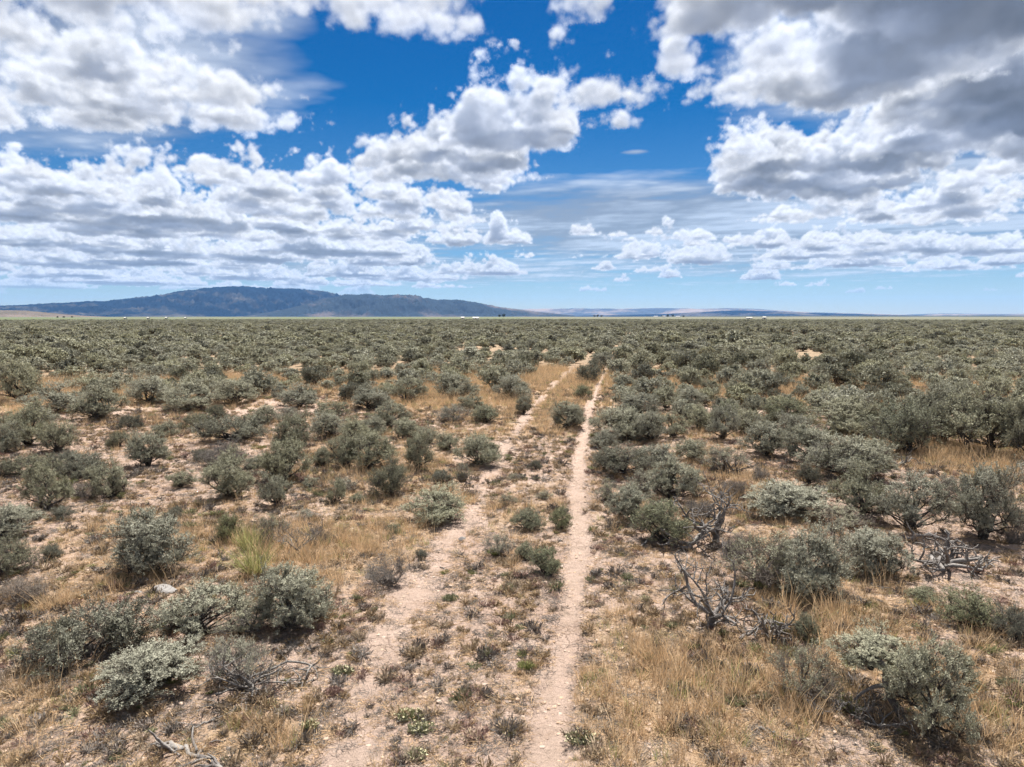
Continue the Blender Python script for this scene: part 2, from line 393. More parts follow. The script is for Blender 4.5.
M = dict(
    sage=mat('sagebrush leaf', (.385, .375, .27), .8, island=.3, objvar=.13, alt=(.245, .235, .165), scale=6, trans=.1),
    sagedark=mat('olive leaf', (.23, .225, .16), .8, island=.35, objvar=.2, alt=(.17, .165, .12), scale=6, trans=.1),
    green=mat('green rabbitbrush leaf', (.275, .28, .17), .8, island=.35, objvar=.12, alt=(.20, .205, .125), scale=6, trans=.1),
    bark=mat('shaggy grey bark', (.10, .085, .072), .95, alt=(.045, .038, .034), scale=25, altamt=.9, objvar=.15, bump=.5, bscale=80),
    dead=mat('weathered grey wood', (.25, .23, .21), .9, alt=(.10, .088, .08), scale=14, altamt=.9, bump=.6, bscale=70),
    char=mat('dark dead wood', (.12, .105, .098), .9, alt=(.27, .25, .23), scale=8, altamt=.9, bump=.6, bscale=60),
    twig=mat('grey brown twigs', (.19, .16, .135), .95, alt=(.11, .095, .09), scale=12, objvar=.15, island=.3),
    straw=mat('dry grass straw', (.62, .46, .285), .8, island=.5, alt=(.54, .35, .195), scale=.7, altamt=.9, trans=.3),
    straw2=mat('green yellow grass', (.36, .36, .15), .8, island=.4, alt=(.50, .42, .20), scale=3, trans=.3),
    forb=mat('low dry forb', (.35, .265, .165), .9, island=.4, objvar=.2, alt=(.31, .215, .14), scale=.9, altamt=1, trans=.15),
    forbgreen=mat('low green forb', (.23, .23, .11), .85, island=.4, objvar=.2, alt=(.13, .15, .06), scale=5, trans=.2),
    purple=mat('purple brown forb', (.27, .17, .14), .9, island=.4, trans=.15),
    petal=mat('cream petals', (.50, .46, .28), .7, island=.1),
    clod=mat('soil clods', (.43, .315, .235), .95, alt=(.40, .29, .22), scale=9, objvar=.15, bump=.4),
    rock=mat('pale grey rock', (.30, .28, .265), .9, alt=(.20, .185, .17), scale=12, bump=.6, bscale=30),
    white=mat('weathered white paint', (.55, .53, .48), .8, alt=(.42, .40, .35), scale=2),
    tin=mat('grey tin roof', (.34, .34, .34), .8, alt=(.26, .25, .24), scale=2),
    dark=mat('dark doorway paint', (.06, .055, .05), .7),
    pine=mat('dark tree leaf', (.045, .06, .03), .8, island=.4, alt=(.03, .04, .022), scale=1, trans=.15),
)

# ------------------------------------------------------------------ ground
def axis(near0, near1, step, grow, far0, far1):
    a = list(np.arange(near0, near1, step)); v = a[-1]
    while v < far1: v += step + (v - near1) * grow if v > near1 else step; a.append(min(v, far1))
    b = []; v = a[0]
    while v > far0: v -= step + (near0 - v) * grow; b.append(max(v, far0))
    return np.array(b[::-1] + a)
FAR = 19000.0
gx = axis(-6, 6, .055, .022, -FAR, FAR); gy = axis(4.5, 15, .055, .020, -FAR, FAR)
gx = np.unique(gx); gy = np.unique(gy)
print('ground grid', len(gx), len(gy))
GX, GY = np.meshgrid(gx, gy)
GZ = ground_h(GX, GY)
nx, ny = len(gx), len(gy)
ii = (np.arange(ny - 1)[:, None] * nx + np.arange(nx - 1)[None, :])
Q = np.stack([ii, ii + 1, ii + nx + 1, ii + nx], -1).reshape(-1, 4)

def ground_material():
    m = bpy.data.materials.new('rangeland soil'); m.use_nodes = True; nt = m.node_tree; N = nt.nodes; Lk = nt.links
    b = N['Principled BSDF']; b.inputs['Roughness'].default_value = .95; b.inputs['Specular IOR Level'].default_value = .15
    tc = N.new('ShaderNodeTexCoord')
    def noise(scale, detail=6, dist=0, rough=.6):
        n = N.new('ShaderNodeTexNoise'); n.inputs['Scale'].default_value = scale; n.inputs['Detail'].default_value = detail; n.inputs['Distortion'].default_value = dist; n.inputs['Roughness'].default_value = rough
        Lk.new(tc.outputs['Object'], n.inputs['Vector']); return n.outputs[0]
    def rng(src, a, b_, c=0, d=1):
        r = N.new('ShaderNodeMapRange'); r.inputs[1].default_value = a; r.inputs[2].default_value = b_; r.inputs[3].default_value = c; r.inputs[4].default_value = d; Lk.new(src, r.inputs[0]); return r.outputs[0]
    def mix(f, a, c):
        x = N.new('ShaderNodeMix'); x.data_type = 'RGBA'
        if hasattr(f, 'links'): Lk.new(f, x.inputs[0])
        else: x.inputs[0].default_value = f
        for s, v in ((6, a), (7, c)):
            if isinstance(v, tuple): x.inputs[s].default_value = (v[0] * ALB, v[1] * ALB, v[2] * ALB, 1)
            else: Lk.new(v, x.inputs[s])
        return x.outputs[2]
    def mul(a, c):
        x = N.new('ShaderNodeMath'); x.operation = 'MULTIPLY'; Lk.new(a, x.inputs[0])
        if hasattr(c, 'links'): Lk.new(c, x.inputs[1])
        else: x.inputs[1].default_value = c
        x.use_clamp = True; return x.outputs[0]
    def attr(n):
        a = N.new('ShaderNodeAttribute'); a.attribute_name = n; return a.outputs['Fac']
    soil = mix(rng(noise(.55, 8), .40, .62), (.405, .29, .232), (.485, .368, .303))
    soil = mix(rng(noise(6, 8, 0, .7), .42, .66, 0, .8), soil, (.31, .21, .15))
    soil = mix(rng(noise(28, 4, 0, .7), .55, .70, 0, .7), soil, (.54, .42, .335))
    # cracks of the dried crust
    vo = N.new('ShaderNodeTexVoronoi'); vo.feature = 'DISTANCE_TO_EDGE'; vo.inputs['Scale'].default_value = 7; vo.inputs['Randomness'].default_value = 1
    wv = N.new('ShaderNodeVectorMath'); wv.operation = 'ADD'; nzv = N.new('ShaderNodeTexNoise'); nzv.inputs['Scale'].default_value = 9; Lk.new(tc.outputs['Object'], nzv.inputs['Vector'])
    sc = N.new('ShaderNodeVectorMath'); sc.operation = 'SCALE'; sc.inputs['Scale'].default_value = .12; Lk.new(nzv.outputs['Color'], sc.inputs[0]); Lk.new(tc.outputs['Object'], wv.inputs[0]); Lk.new(sc.outputs[0], wv.inputs[1]); Lk.new(wv.outputs[0], vo.inputs['Vector'])
    crack = rng(vo.outputs['Distance'], 0, .05, 1, 0)
    crackm = mul(crack, rng(noise(.8, 3), .5, .6))
    litter = mix(rng(noise(11, 8, 0, .75), .38, .64), (.49, .335, .205), (.34, .23, .15))
    litter = mix(rng(noise(40, 5, 0, .7), .5, .68), litter, (.52, .39, .25))
    litter = mix(rng(noise(1.7, 4), .52, .66, 0, .5), litter, (.24, .20, .125))
    ga = attr('grass')
    ad = N.new('ShaderNodeMath'); ad.operation = 'ADD'; Lk.new(ga, ad.inputs[0]); Lk.new(rng(noise(9, 8, 0, .75), 0, 1, -.75, .75), ad.inputs[1])
    gm = rng(ad.outputs[0], .25, .65, 0, .9)
    c = mix(gm, soil, litter)
    track = mix(rng(noise(3, 8, 0, .65), .4, .65), (.425, .315, .255), (.35, .262, .205))
    track = mix(rng(noise(35, 4, 0, .7), .55, .7, 0, .6), track, (.52, .40, .32))
    c = mix(mul(attr('track'), rng(noise(14, 5, 0, .7), .25, .45)), c, track)
    c = mix(mul(crackm, .5), c, (.17, .10, .07))
    # far plain: scrub too small to tell apart, then irrigated green strip
    far = mix(rng(noise(.02, 6), .42, .60), (.14, .135, .095), (.10, .10, .072))
    far = mix(rng(noise(.22, 3), .45, .60, 0, .7), far, (.18, .155, .11))
    c = mix(attr('mid'), c, mix(rng(noise(.5, 7, 0, .7), .4, .62), (.31, .215, .14), (.21, .16, .105)))
    c = mix(attr('far'), c, far)
    gr = mix(rng(noise(.002, 4), .45, .6), (.095, .115, .055), (.125, .125, .078))
    c = mix(attr('green'), c, gr)
    Lk.new(c, b.inputs['Base Color'])
    bh = N.new('ShaderNodeMath'); bh.operation = 'SUBTRACT'; Lk.new(noise(22, 8, 0, .75), bh.inputs[0]); Lk.new(mul(crackm, .35), bh.inputs[1])
    bp = N.new('ShaderNodeBump'); bp.inputs['Strength'].default_value = .9; bp.inputs['Distance'].default_value = .05; Lk.new(bh.outputs[0], bp.inputs['Height'])
    bp2 = N.new('ShaderNodeBump'); bp2.inputs['Strength'].default_value = .8; bp2.inputs['Distance'].default_value = .16; Lk.new(noise(4, 6, 0, .65), bp2.inputs['Height']); Lk.new(bp2.outputs[0], bp.inputs['Normal'])
    Lk.new(bp.outputs[0], b.inputs['Normal'])
    return m
gmesh = mesh_q('ground', np.stack([GX.ravel(), GY.ravel(), GZ.ravel()], 1), Q, [ground_material()], True)
def fattr(me, name, v):
    a = me.attributes.new(name, 'FLOAT', 'POINT'); a.data.foreach_set('value', np.asarray(v, np.float32).ravel())
ml, mr, dl, dr = track_masks(GX, GY)
fattr(gmesh, 'track', np.maximum(ml * np.clip(.58 + .22 * n2(GX, GY, 6, 1), 0, 1) * np.clip(1 - (GY - 30) / 60, .2, 1), mr * np.clip(.72 + .22 * n2(GX, GY, 4, 1), .2, 1) * np.clip(1 - (GY - 30) / 60, .2, 1)) + np.clip(region(GX, GY, BARE), 0, 1) * .5)
fattr(gmesh, 'grass', grass_amount(GX, GY))
GD = np.hypot(GX, GY)
fattr(gmesh, 'mid', smooth((GD - 28) / 26) * .92)
fattr(gmesh, 'far', smooth((GD - 180) / 320))
fattr(gmesh, 'green', smooth((GD - 550) / 300) * (1 - smooth((GD - 5000) / 2500)) * smooth((GX * -1 + GD * .12) / (GD * .2 + 1)) + .3 * smooth((GD - 550) / 500))
tag(obj('ground', gmesh), kind='structure')
# ------------------------------------------------------------------ sagebrush
def unit(v): return v / (np.linalg.norm(v, axis=-1, keepdims=True) + 1e-9)
def bez(a, b, c, n):
    t = np.linspace(0, 1, n)[:, None]; return a * (1 - t) ** 2 + 2 * b * t * (1 - t) + c * t * t
def make_shrub(seed, lobes=7, subs=9, sprigs=9, leaves=11, leaf=.0195, lw=.0030, spread=1.0, height=.78, lob=.25, trunk=.0, bare=.0, low=.25, dense=.9):
    """a sagebrush one metre across: mesh of its leaf sprays and mesh of its stems"""
    r = np.random.default_rng(seed); lf = Acc(); st = Acc()
    lc = []
    for i in range(lobes):
        a = i * 2.4 + r.uniform(-.8, .8); q = math.sqrt((i + .4) / lobes) * r.uniform(.26, .42) * spread
        z = height * (r.uniform(.60, .80) - (q / .36) ** 2 * r.uniform(.10, .50)) 
        lc.append((math.cos(a) * q, math.sin(a) * q, max(z * r.uniform(.8, 1.12), low), lob * r.uniform(.62, 1.25)))
    for i in range(int(lobes * .7)):            # skirt of low sprays down to the ground
        a = r.uniform(0, 6.28); q = r.uniform(.16, .36) * spread; lc.append((math.cos(a) * q, math.sin(a) * q, max(height * r.uniform(.16, .36), low * .8), lob * r.uniform(.6, 1.0)))
    nst = max(3, lobes // 2)
    basep = [np.array([r.uniform(-.05, .05), r.uniform(-.05, .05), -.04]) for _ in range(nst)]
    fork = [np.array([r.uniform(-.09, .09), r.uniform(-.09, .09), r.uniform(.10, .18) + trunk]) for _ in range(nst)]
    for i in range(nst):
        P = bez(basep[i], (basep[i] + fork[i]) / 2 + r.normal(0, .03, 3), fork[i], 5); st.tube(P, np.linspace(.026, .019, 5) * (1 + trunk), 5)
    for i, (x, y, z, rad) in enumerate(lc):
        c = np.array([x, y, z]); f = fork[i % nst] * [1, 1, min(1, z * 1.6)]
        mid = (f + c) / 2 + np.array([r.normal(0, .05), r.normal(0, .05), -.05])
        P = bez(f, mid, c - [0, 0, rad * .35], 7); P[1:-1] += r.normal(0, .009, (5, 3)); st.tube(P, np.linspace(.017, .006, 7), 4)
        th = r.uniform(0, 2 * math.pi, subs); cz = r.uniform(-.55, 1.0, subs)
        sd = np.stack([np.cos(th) * np.sqrt(1 - cz ** 2), np.sin(th) * np.sqrt(1 - cz ** 2), cz], 1)
        sc = c + sd * rad * r.uniform(.45, .95, (subs, 1)); sc[:, 2] = np.maximum(sc[:, 2], .05)
        root = c - np.array([0, 0, rad * .5]) + r.normal(0, .02, (subs, 3)); st.sticks(root, sc, .0045, .0022)
        live = r.random(subs) > bare
        A = np.repeat(sc, sprigs, 0); sdr = np.repeat(sd, sprigs, 0); lv = np.repeat(live, sprigs)
        dirs = unit(sdr * .8 + r.normal(0, .75, A.shape) + [0, 0, .65])
        A = A + r.normal(0, rad * .17, A.shape); A[:, 2] = np.maximum(A[:, 2], .03)
        ls = r.uniform(.07, .15, (len(A), 1)) * rad / .25
        B = A + dirs * ls
        st.sticks(A - dirs * ls * .3, B, .0022, .0010)
        k = lv.nonzero()[0]
        k2 = np.repeat(k, leaves); t = r.random((len(k2), 1)) ** .7
        P = A[k2] + dirs[k2] * ls[k2] * t * 1.05 + r.normal(0, .006, (len(k2), 3))
        U = unit(dirs[k2] * .9 + r.normal(0, .55, P.shape) + [0, 0, .15])
        lf.leaves(P, U, leaf, lw, r, unit(P - np.array([0, 0, height * .30])) * 1.1 + unit(P - c) * 1.1)
    return lf, st
def make_skeleton(seed, height=.8, spread=.55, k=5, rad=.035, depth=3, lean=(0, 0), up=(.25, 1.1)):
    rad *= .78
    """a dead shrub: crooked bare limbs forking out of one stump"""
    r = np.random.default_rng(seed); st = Acc()
    def limb(p, d, L, ra, lev):
        n = 7; P = [p]; dd = d.copy()
        for i in range(n - 1):
            dd = unit(dd + r.normal(0, .24, 3) + [0, 0, .05]); P.append(P[-1] + dd * L / (n - 1))
        P = np.array(P); P[:, 2] = np.maximum(P[:, 2], .012)
        st.tube(P, np.linspace(ra, ra * .45, n), 6 if lev < 2 else 4)
        if lev < depth:
            for _ in range(4 if lev < 2 else 5):
                j = r.integers(2, n); u = unit(dd * .5 + r.normal(0, .7, 3) + [0, 0, .12]); limb(P[j], u, L * r.uniform(.35, .7), ra * .5, lev + 1)
    base = np.array([0, 0, -.05])
    trunk = bez(base, base + [lean[0] * .4, lean[1] * .4, height * .14], base + [lean[0], lean[1], height * .25], 5); st.tube(trunk, np.linspace(rad * 1.6, rad * 1.1, 5), 6)
    for i in range(k):
        a = i / k * 6.28 + r.uniform(-.4, .4)
        d = unit(np.array([math.cos(a) * spread * 1.6, math.sin(a) * spread * 1.6, r.uniform(*up)]))
        limb(trunk[-1] - [0, 0, r.uniform(0, height * .1)], d, height * r.uniform(.6, .95), rad * r.uniform(.6, 1), 1)
    return st
def proto(name, acc_pair, leafm, barkm='bark'):
    lf, st = acc_pair
    return (lf.mesh(name + '_foliage', [M[leafm]]), st.mesh(name + '_stems', [M[barkm]]))
P_ = {}
# near ones, thousands of separate leaves
P_['round'] = [proto('sagebrush', make_shrub(10 + i, lobes=11, subs=11, sprigs=9, leaves=25, lob=.19, height=.85), 'sage') for i in range(4)]
P_['open'] = [proto('sagebrush', make_shrub(30 + i, lobes=10, subs=10, sprigs=9, leaves=25, height=.85, lob=.16, spread=1.15, bare=.12, trunk=.04), 'sage') for i in range(3)]
P_['tree'] = [proto('sagebrush', make_shrub(40 + i, lobes=10, subs=11, sprigs=9, leaves=25, height=.95, lob=.18, spread=1.05, trunk=.10, bare=.08, low=.30), 'sage') for i in range(3)]
P_['low'] = [proto('sagebrush', make_shrub(50 + i, lobes=10, subs=9, sprigs=9, leaves=18, height=.48, lob=.17, spread=1.15, low=.1), 'sagedark') for i in range(2)]
P_['green'] = [proto('rabbitbrush', make_shrub(60 + i, lobes=9, subs=10, sprigs=9, leaves=18, height=.72, lob=.19), 'green') for i in range(2)]
P_['olive'] = [proto('sagebrush', make_shrub(65 + i, lobes=9, subs=10, sprigs=9, leaves=18, height=.74, lob=.2), 'sagedark') for i in range(2)]
P_['half'] = [proto('sagebrush', make_shrub(70 + i, lobes=9, subs=10, sprigs=10, leaves=13, height=.8, lob=.18, spread=1.1, bare=.5), 'sage', 'twig') for i in range(2)]
P_['brush'] = [proto('dead_brush', make_shrub(80 + i, lobes=9, subs=10, sprigs=14, leaves=1, height=.58, lob=.2, spread=1.1, bare=.8, low=.08), 'sagedark', 'twig') for i in range(2)]
# middle distance
P_['m'] = [proto('sagebrush', make_shrub(100 + i, lobes=7, subs=9, sprigs=8, leaves=11, leaf=.05, lw=.010, height=.88, lob=.20, trunk=.03 * (i % 3), bare=.06), ['sage', 'sage', 'sage', 'olive', 'sage', 'sage', 'sage', 'olive'][i].replace('olive', 'sagedark')) for i in range(8)]
def norm(me_pair):
    v = np.empty(len(me_pair[0].vertices) * 3, np.float32); me_pair[0].vertices.foreach_get('co', v); v = v.reshape(-1, 3)
    return np.percentile(v[:, 0], 98) - np.percentile(v[:, 0], 2), np.percentile(v[:, 2], 99)
SIZE = {k: [norm(p) for p in v] for k, v in P_.items()}

BIG = 1.0
PLACED = []          # x, y, radius of everything that stands on the ground
rnd = random.Random(3)
def shrub(name, kind, x, y, W, H, label, cat, group=None, i=None, rot=None):
    i = rnd.randrange(len(P_[kind])) if i is None else i % len(P_[kind]); pm = P_[kind][i]; sw, sh = SIZE[kind][i]
    e = obj(name, None); e.location = (x, y, gh(x, y) - .01); e.rotation_euler = (0, 0, rnd.uniform(0, 6.28) if rot is None else rot)
    e.scale = (W / sw * BIG * rnd.uniform(.88, .96), W / sw * BIG * rnd.uniform(.88, .96), H / sh * .92 * BIG); e.empty_display_size = .1
    obj('foliage', pm[0], e); obj('stems', pm[1], e)
    tag(e, label, cat, group); PLACED.append((x, y, W / 2)); return e
def measure(px, yb, w, h):
    D = math.hypot(*at(px, yb)); 
    th = math.atan2(CAMH, D); sl = math.hypot(D, CAMH)
    W = w * sl / FPX * math.cos(math.atan((px - 512) / FPX)) ; H = (h * sl / FPX - .55 * W * math.sin(th)) / math.cos(th)
    H = min(max(H, .42 * W), 1.35 * W)
    up = .30 * W * math.sin(th) / sl * FPX
    x, y = at(px, yb - up); return x, y, W, H
# px, base y, width px, height px, kind, label    (surveyed from the photograph)
HAND = [
 (147,579,76,70,'round','round grey sagebrush standing alone just behind the pale flat rock'),
 (10,540,58,34,'round','pale sagebrush cut by the left edge above an olive one'),
 (8,577,54,38,'olive','dark olive sagebrush at the left edge below the pale one'),
 (20,607,54,30,'brush','low purple grey dead brush at the left edge under two shrubs'),
 (46,515,46,46,'open','ragged sagebrush with pale top near the left edge'),
 (110,500,32,34,'open','small dark ragged sagebrush between two bigger ones far left'),
 (229,540,24,32,'green','small green shrub beside a short fallen stick'),
 (207,642,88,66,'open','wide pale sagebrush with dark hollow in the lower left cluster'),
 (289,640,72,76,'round','full pale round sagebrush rightmost of the lower left cluster'),
 (150,700,92,62,'round','pale sagebrush casting a black shadow in the lower left corner area'),
 (234,690,54,54,'half','half dead sagebrush with a slanting grey trunk in lower left cluster'),
 (88,667,100,60,'low','wide low dark green sagebrush sprawling in dry grass at lower left'),
 (270,546,28,44,'half','thin grey half dead sagebrush behind the yellow grass clump'),
 (338,504,20,26,'open','small lone sagebrush halfway between left shrubs and left wheel track'),
 (388,590,50,42,'brush','dark leafless low brush left of the left wheel track'),
 (434,526,62,46,'round','grey green sagebrush touching the left edge of left wheel track'),
 (395,536,15,13,'green','tiny green shrub in dry grass beside the left wheel track'),
 (389,500,34,36,'olive','olive sagebrush just up left of the one at the wheel track'),
 (478,468,38,34,'round','neat round sagebrush beside left wheel track with small stick below'),
 (463,483,14,20,'half','small stick like half dead sagebrush under the neat round one'),
 (418,473,28,40,'tree','upright dark sagebrush with visible stems left of the neat round one'),
 (372,471,44,42,'open','spreading sagebrush left of the upright stemmed one'),
 (358,505,12,10,'green','tiny green sprout shrub on bare soil left of the tracks'),
 (524,414,17,20,'tree','small upright sagebrush right at the left rut edge'),
 (567,429,28,27,'round','sagebrush growing on the strip between ruts, alone'),
 (527,531,35,28,'green','greenish shrub between ruts, largest of the low cluster'),
 (507,508,15,13,'half','tiny thin grey shrub between ruts above the low cluster'),
 (560,531,25,28,'green','greenish shrub between ruts touching right rut'),
 (500,557,26,29,'half','pale thin sagebrush between ruts, left of the low cluster'),
 (525,559,22,21,'green','little green shrub low in the middle of the cluster between ruts'),
 (547,577,33,36,'green','nearest green shrub between ruts beside the right rut'),
 (590,384,24,22,'olive','olive sagebrush on the strip between the ruts farther off'),
 (603,371,20,18,'round','small sagebrush farthest on the strip between ruts'),
 (583,398,16,14,'green','small green shrub on the strip between ruts before the olive one'),
 (622,440,50,34,'round','sagebrush at the right rut edge, third bush back of its row'),
 (650,444,34,32,'tree','sagebrush behind the row right of the right rut'),
 (622,478,50,34,'olive','olive sagebrush leaning over the right rut'),
 (632,523,54,48,'tree','dark stemmed sagebrush nearest beside the right rut'),
 (672,500,48,42,'open','open sagebrush behind the dark stemmed one right of rut'),
 (656,470,34,28,'open','sagebrush between the olive and open ones right of rut'),
 (664,544,52,54,'green','yellow green shrub with bare dark right side beside the arched dead branches'),
 (786,522,84,48,'round','wide pale sagebrush behind the big cluster on the right'),
 (862,522,48,74,'tree','tall very dark shaded sagebrush right of the wide pale one'),
 (915,537,76,66,'open','open pale airy sagebrush between two dark trunked ones'),
 (983,543,74,80,'tree','tall dark trunked sagebrush near the right edge above fallen branches'),
 (850,480,66,44,'open','sagebrush behind the tall dark shaded one'),
 (722,442,30,34,'open','upright sagebrush in the belt behind the silver stump, smaller'),
 (766,458,46,36,'tree','dark sagebrush in the belt right of the gap of orange grass'),
 (805,464,40,36,'round','round sagebrush in the belt left of the dead silver limb'),
 (808,487,20,22,'olive','small round olive sagebrush behind the wide pale one'),
 (722,475,34,28,'half','half dead sagebrush with a silver stump at its foot'),
 (838,436,56,36,'round','broad sagebrush in the belt behind the silver limb, left'),
 (902,455,54,50,'green','tall pale green shrub in the right belt under the tree like ones'),
 (942,447,54,56,'tree','tree like sagebrush with a white leaning limb on the right'),
 (990,458,62,64,'tree','largest tree like pale sagebrush close to the right edge'),
 (1034,466,50,60,'tree','pale tree like sagebrush cut by the right edge'),
 (787,424,30,24,'green','light green round shrub in the right belt behind the gap'),
 (727,424,28,22,'green','yellow green round shrub in the right belt nearest the rut'),
 (766,592,66,66,'half','grey half bare sagebrush forming left half of the big pale clump'),
 (808,600,74,82,'round','big pale full sagebrush right half of the big clump'),
 (871,578,66,54,'round','full pale sagebrush between the big clump and fallen dark branches'),
 (967,633,54,42,'green','green round shrub in front of the fallen dark branches'),
 (1012,645,32,34,'olive','small dark shrub at the right edge beside bare twigs'),
 (921,604,30,17,'green','low green patchy shrub in orange grass left of the green round one'),
 (1018,545,28,30,'brush','bare twiggy brush at the right edge beside the tall dark one'),
 (806,642,26,30,'green','small green shrub above the lower right tilted bush'),
 (808,705,54,62,'half','dark half bare bush left of the tilted trunk at lower right'),
 (932,742,90,94,'tree','large dark open sagebrush in lower right corner beside the tilted trunk'),
 (875,668,66,42,'tree','grey headed sagebrush carried on the leaning dark trunk'),
 (28,447,36,36,'round','round dark sagebrush near left edge in front of the belt'),
 (58,452,28,26,'round','smaller sagebrush touching the round dark one near left edge'),
 (6,455,22,26,'round','sagebrush cut by the left edge level with the round dark pair'),
 (78,472,46,20,'low','low olive sagebrush spreading below the dark pair at left'),
 (28,477,44,18,'low','low olive sagebrush by the left edge below the cut one'),
 (148,468,38,33,'tree','crooked stemmed sagebrush standing clear at left'),
 (84,482,38,18,'low','flat low brown olive sagebrush left of the crooked stemmed one'),
 (80,500,34,16,'brush','flat dead brush beside the small dark ragged sagebrush'),
 (165,440,22,16,'round','small round grey sagebrush above the crooked stemmed one'),
 (197,432,32,17,'low','low olive bush right of the small round grey one'),
 (234,443,54,24,'low','wide olive bush in front of the left belt'),
 (223,470,46,30,'brush','grey leafless brush between the wide olive bush and the dense one'),
 (229,500,44,46,'round','dense grey green sagebrush above the small green shrub'),
 (284,485,42,42,'round','dense sagebrush right of its twin at left centre'),
 (293,458,36,42,'tree','taller dark sagebrush directly behind the dense right twin'),
 (276,507,24,32,'open','narrow sagebrush below the dense right twin'),
 (322,469,16,20,'round','small round sagebrush alone between the left and centre groups'),
 (343,470,26,34,'open','sagebrush at left end of the centre group'),
 (355,448,32,30,'round','sagebrush at the back of the centre group'),
 (392,430,36,28,'open','sagebrush right behind the centre group'),
 (100,420,42,30,'round','dark full sagebrush at the front of left belt, left'),
 (150,404,40,26,'round','sagebrush at front of left belt beside the dark full one'),
 (190,410,46,30,'round','dense sagebrush at the front of left belt, middle'),
 (235,404,40,26,'tree','sagebrush at the front of left belt by the small post like stump'),
 (60,414,40,26,'tree','sagebrush at front of left belt near left edge'),
 (18,404,40,34,'tree','tall sagebrush cut close by the left edge in left belt'),
 (330,440,30,26,'round','sagebrush above the small lone round one in the centre'),
 (452,424,26,20,'half','thin half dead sagebrush between centre group and left rut'),
 (486,424,26,20,'green','greenish sagebrush at the left rut edge below the belt'),
 (512,400,30,26,'round','sagebrush at left rut edge at the front of the belt'),
 (455,400,36,28,'round','sagebrush at the front of the belt left of the left rut'),
 (410,402,34,26,'open','open sagebrush at the front of centre belt'),
 (372,410,36,26,'round','sagebrush at front of centre belt over the bare patch'),
 (300,408,34,24,'tree','sagebrush at front of centre belt near the small stump'),
]
for k, (px, yb, w, h, kind, lab) in enumerate(HAND):
    x, y, W, H = measure(px, yb, w, h); BIG = 1.14 if yb < 520 else .95
    if px == 875: H = .36
    cat = 'shrub'; nm = {'green': 'rabbitbrush', 'brush': 'dead_brush'}.get(kind, 'sagebrush')
    grp = {'green': 'green shrubs of the rangeland', 'brush': 'leafless dead brush'}.get(kind, 'sagebrush shrubs of the rangeland')
    o = shrub(nm, kind, x, y, W, H, lab, cat, grp, i=k)
    if px == 875: 
        x2, y2 = at(877, 700); o.location = (x2 - .06, y2, gh(x2, y2) + .30)
        TILT = (x2, y2)
BIG = 1.0
TILTN = len(PLACED)
# low sprouts between the surveyed shrubs on the open soil
EXTRA = [(120,448,24,14,'low'),(205,462,20,12,'low'),(60,522,22,12,'low'),(182,488,22,16,'open'),(305,520,16,12,'half'),(255,470,18,14,'round'),(345,492,16,13,'half'),(400,478,16,12,'green'),(310,488,14,12,'open'),
 (440,486,18,14,'low'),(448,452,20,18,'round'),(428,446,22,20,'open'),(405,440,24,20,'round'),(372,436,26,20,'round'),(330,420,28,20,'open'),(265,424,26,18,'round'),(290,424,22,18,'half'),(470,412,24,18,'open'),(130,430,22,14,'low'),(40,426,24,16,'round'),(215,420,24,15,'low'),
 (610,505,22,24,'half'),(606,470,20,22,'open'),(604,448,22,20,'round'),(640,420,34,26,'round'),(670,440,30,26,'open'),(690,462,26,22,'round'),(700,432,26,24,'round'),(665,412,30,24,'tree'),(690,410,30,22,'round'),(645,492,26,24,'half'),
 (750,435,34,26,'round'),(795,440,34,26,'tree'),(826,470,30,26,'half'),(760,482,20,16,'brush'),(880,436,40,30,'round'),(870,470,34,28,'round'),(740,560,34,26,'brush'),(840,530,40,24,'half'),(700,520,26,20,'brush'),(948,500,26,22,'half'),(735,500,22,18,'brush'),
 (320,545,22,18,'brush'),(175,520,16,12,'low'),(420,560,14,10,'low'),(250,640,40,30,'half'),(50,560,22,14,'low'),(110,640,30,18,'brush'),(790,560,30,24,'half'),(545,500,14,10,'half'),(535,470,14,10,'low'),(515,480,12,9,'half')]
for k, (px, yb, w, h, kind) in enumerate(EXTRA):
    x, y, W, H = measure(px, yb, w, h); BIG = 1.14
    side = 'left of the left rut' if px < 500 and px < 1024 else ('between the ruts' if px < 580 else ('in the row just right of the right rut' if px < 715 else 'among the big shrubs right of the dead trees'))
    look = {'low': 'low flat olive', 'open': 'small ragged grey', 'half': 'small half dead', 'round': 'small rounded grey green', 'green': 'small green', 'brush': 'small leafless', 'tree': 'small upright'}[kind]
    shrub({'green': 'rabbitbrush', 'brush': 'dead_brush'}.get(kind, 'sagebrush'), kind, x, y, W, H, look + ' filler shrub '.replace('filler ', '') + side, 'shrub', 'minor shrubs: ' + look + ' ' + side, i=k)
BIG = 1.0
NHAND = len(PLACED)

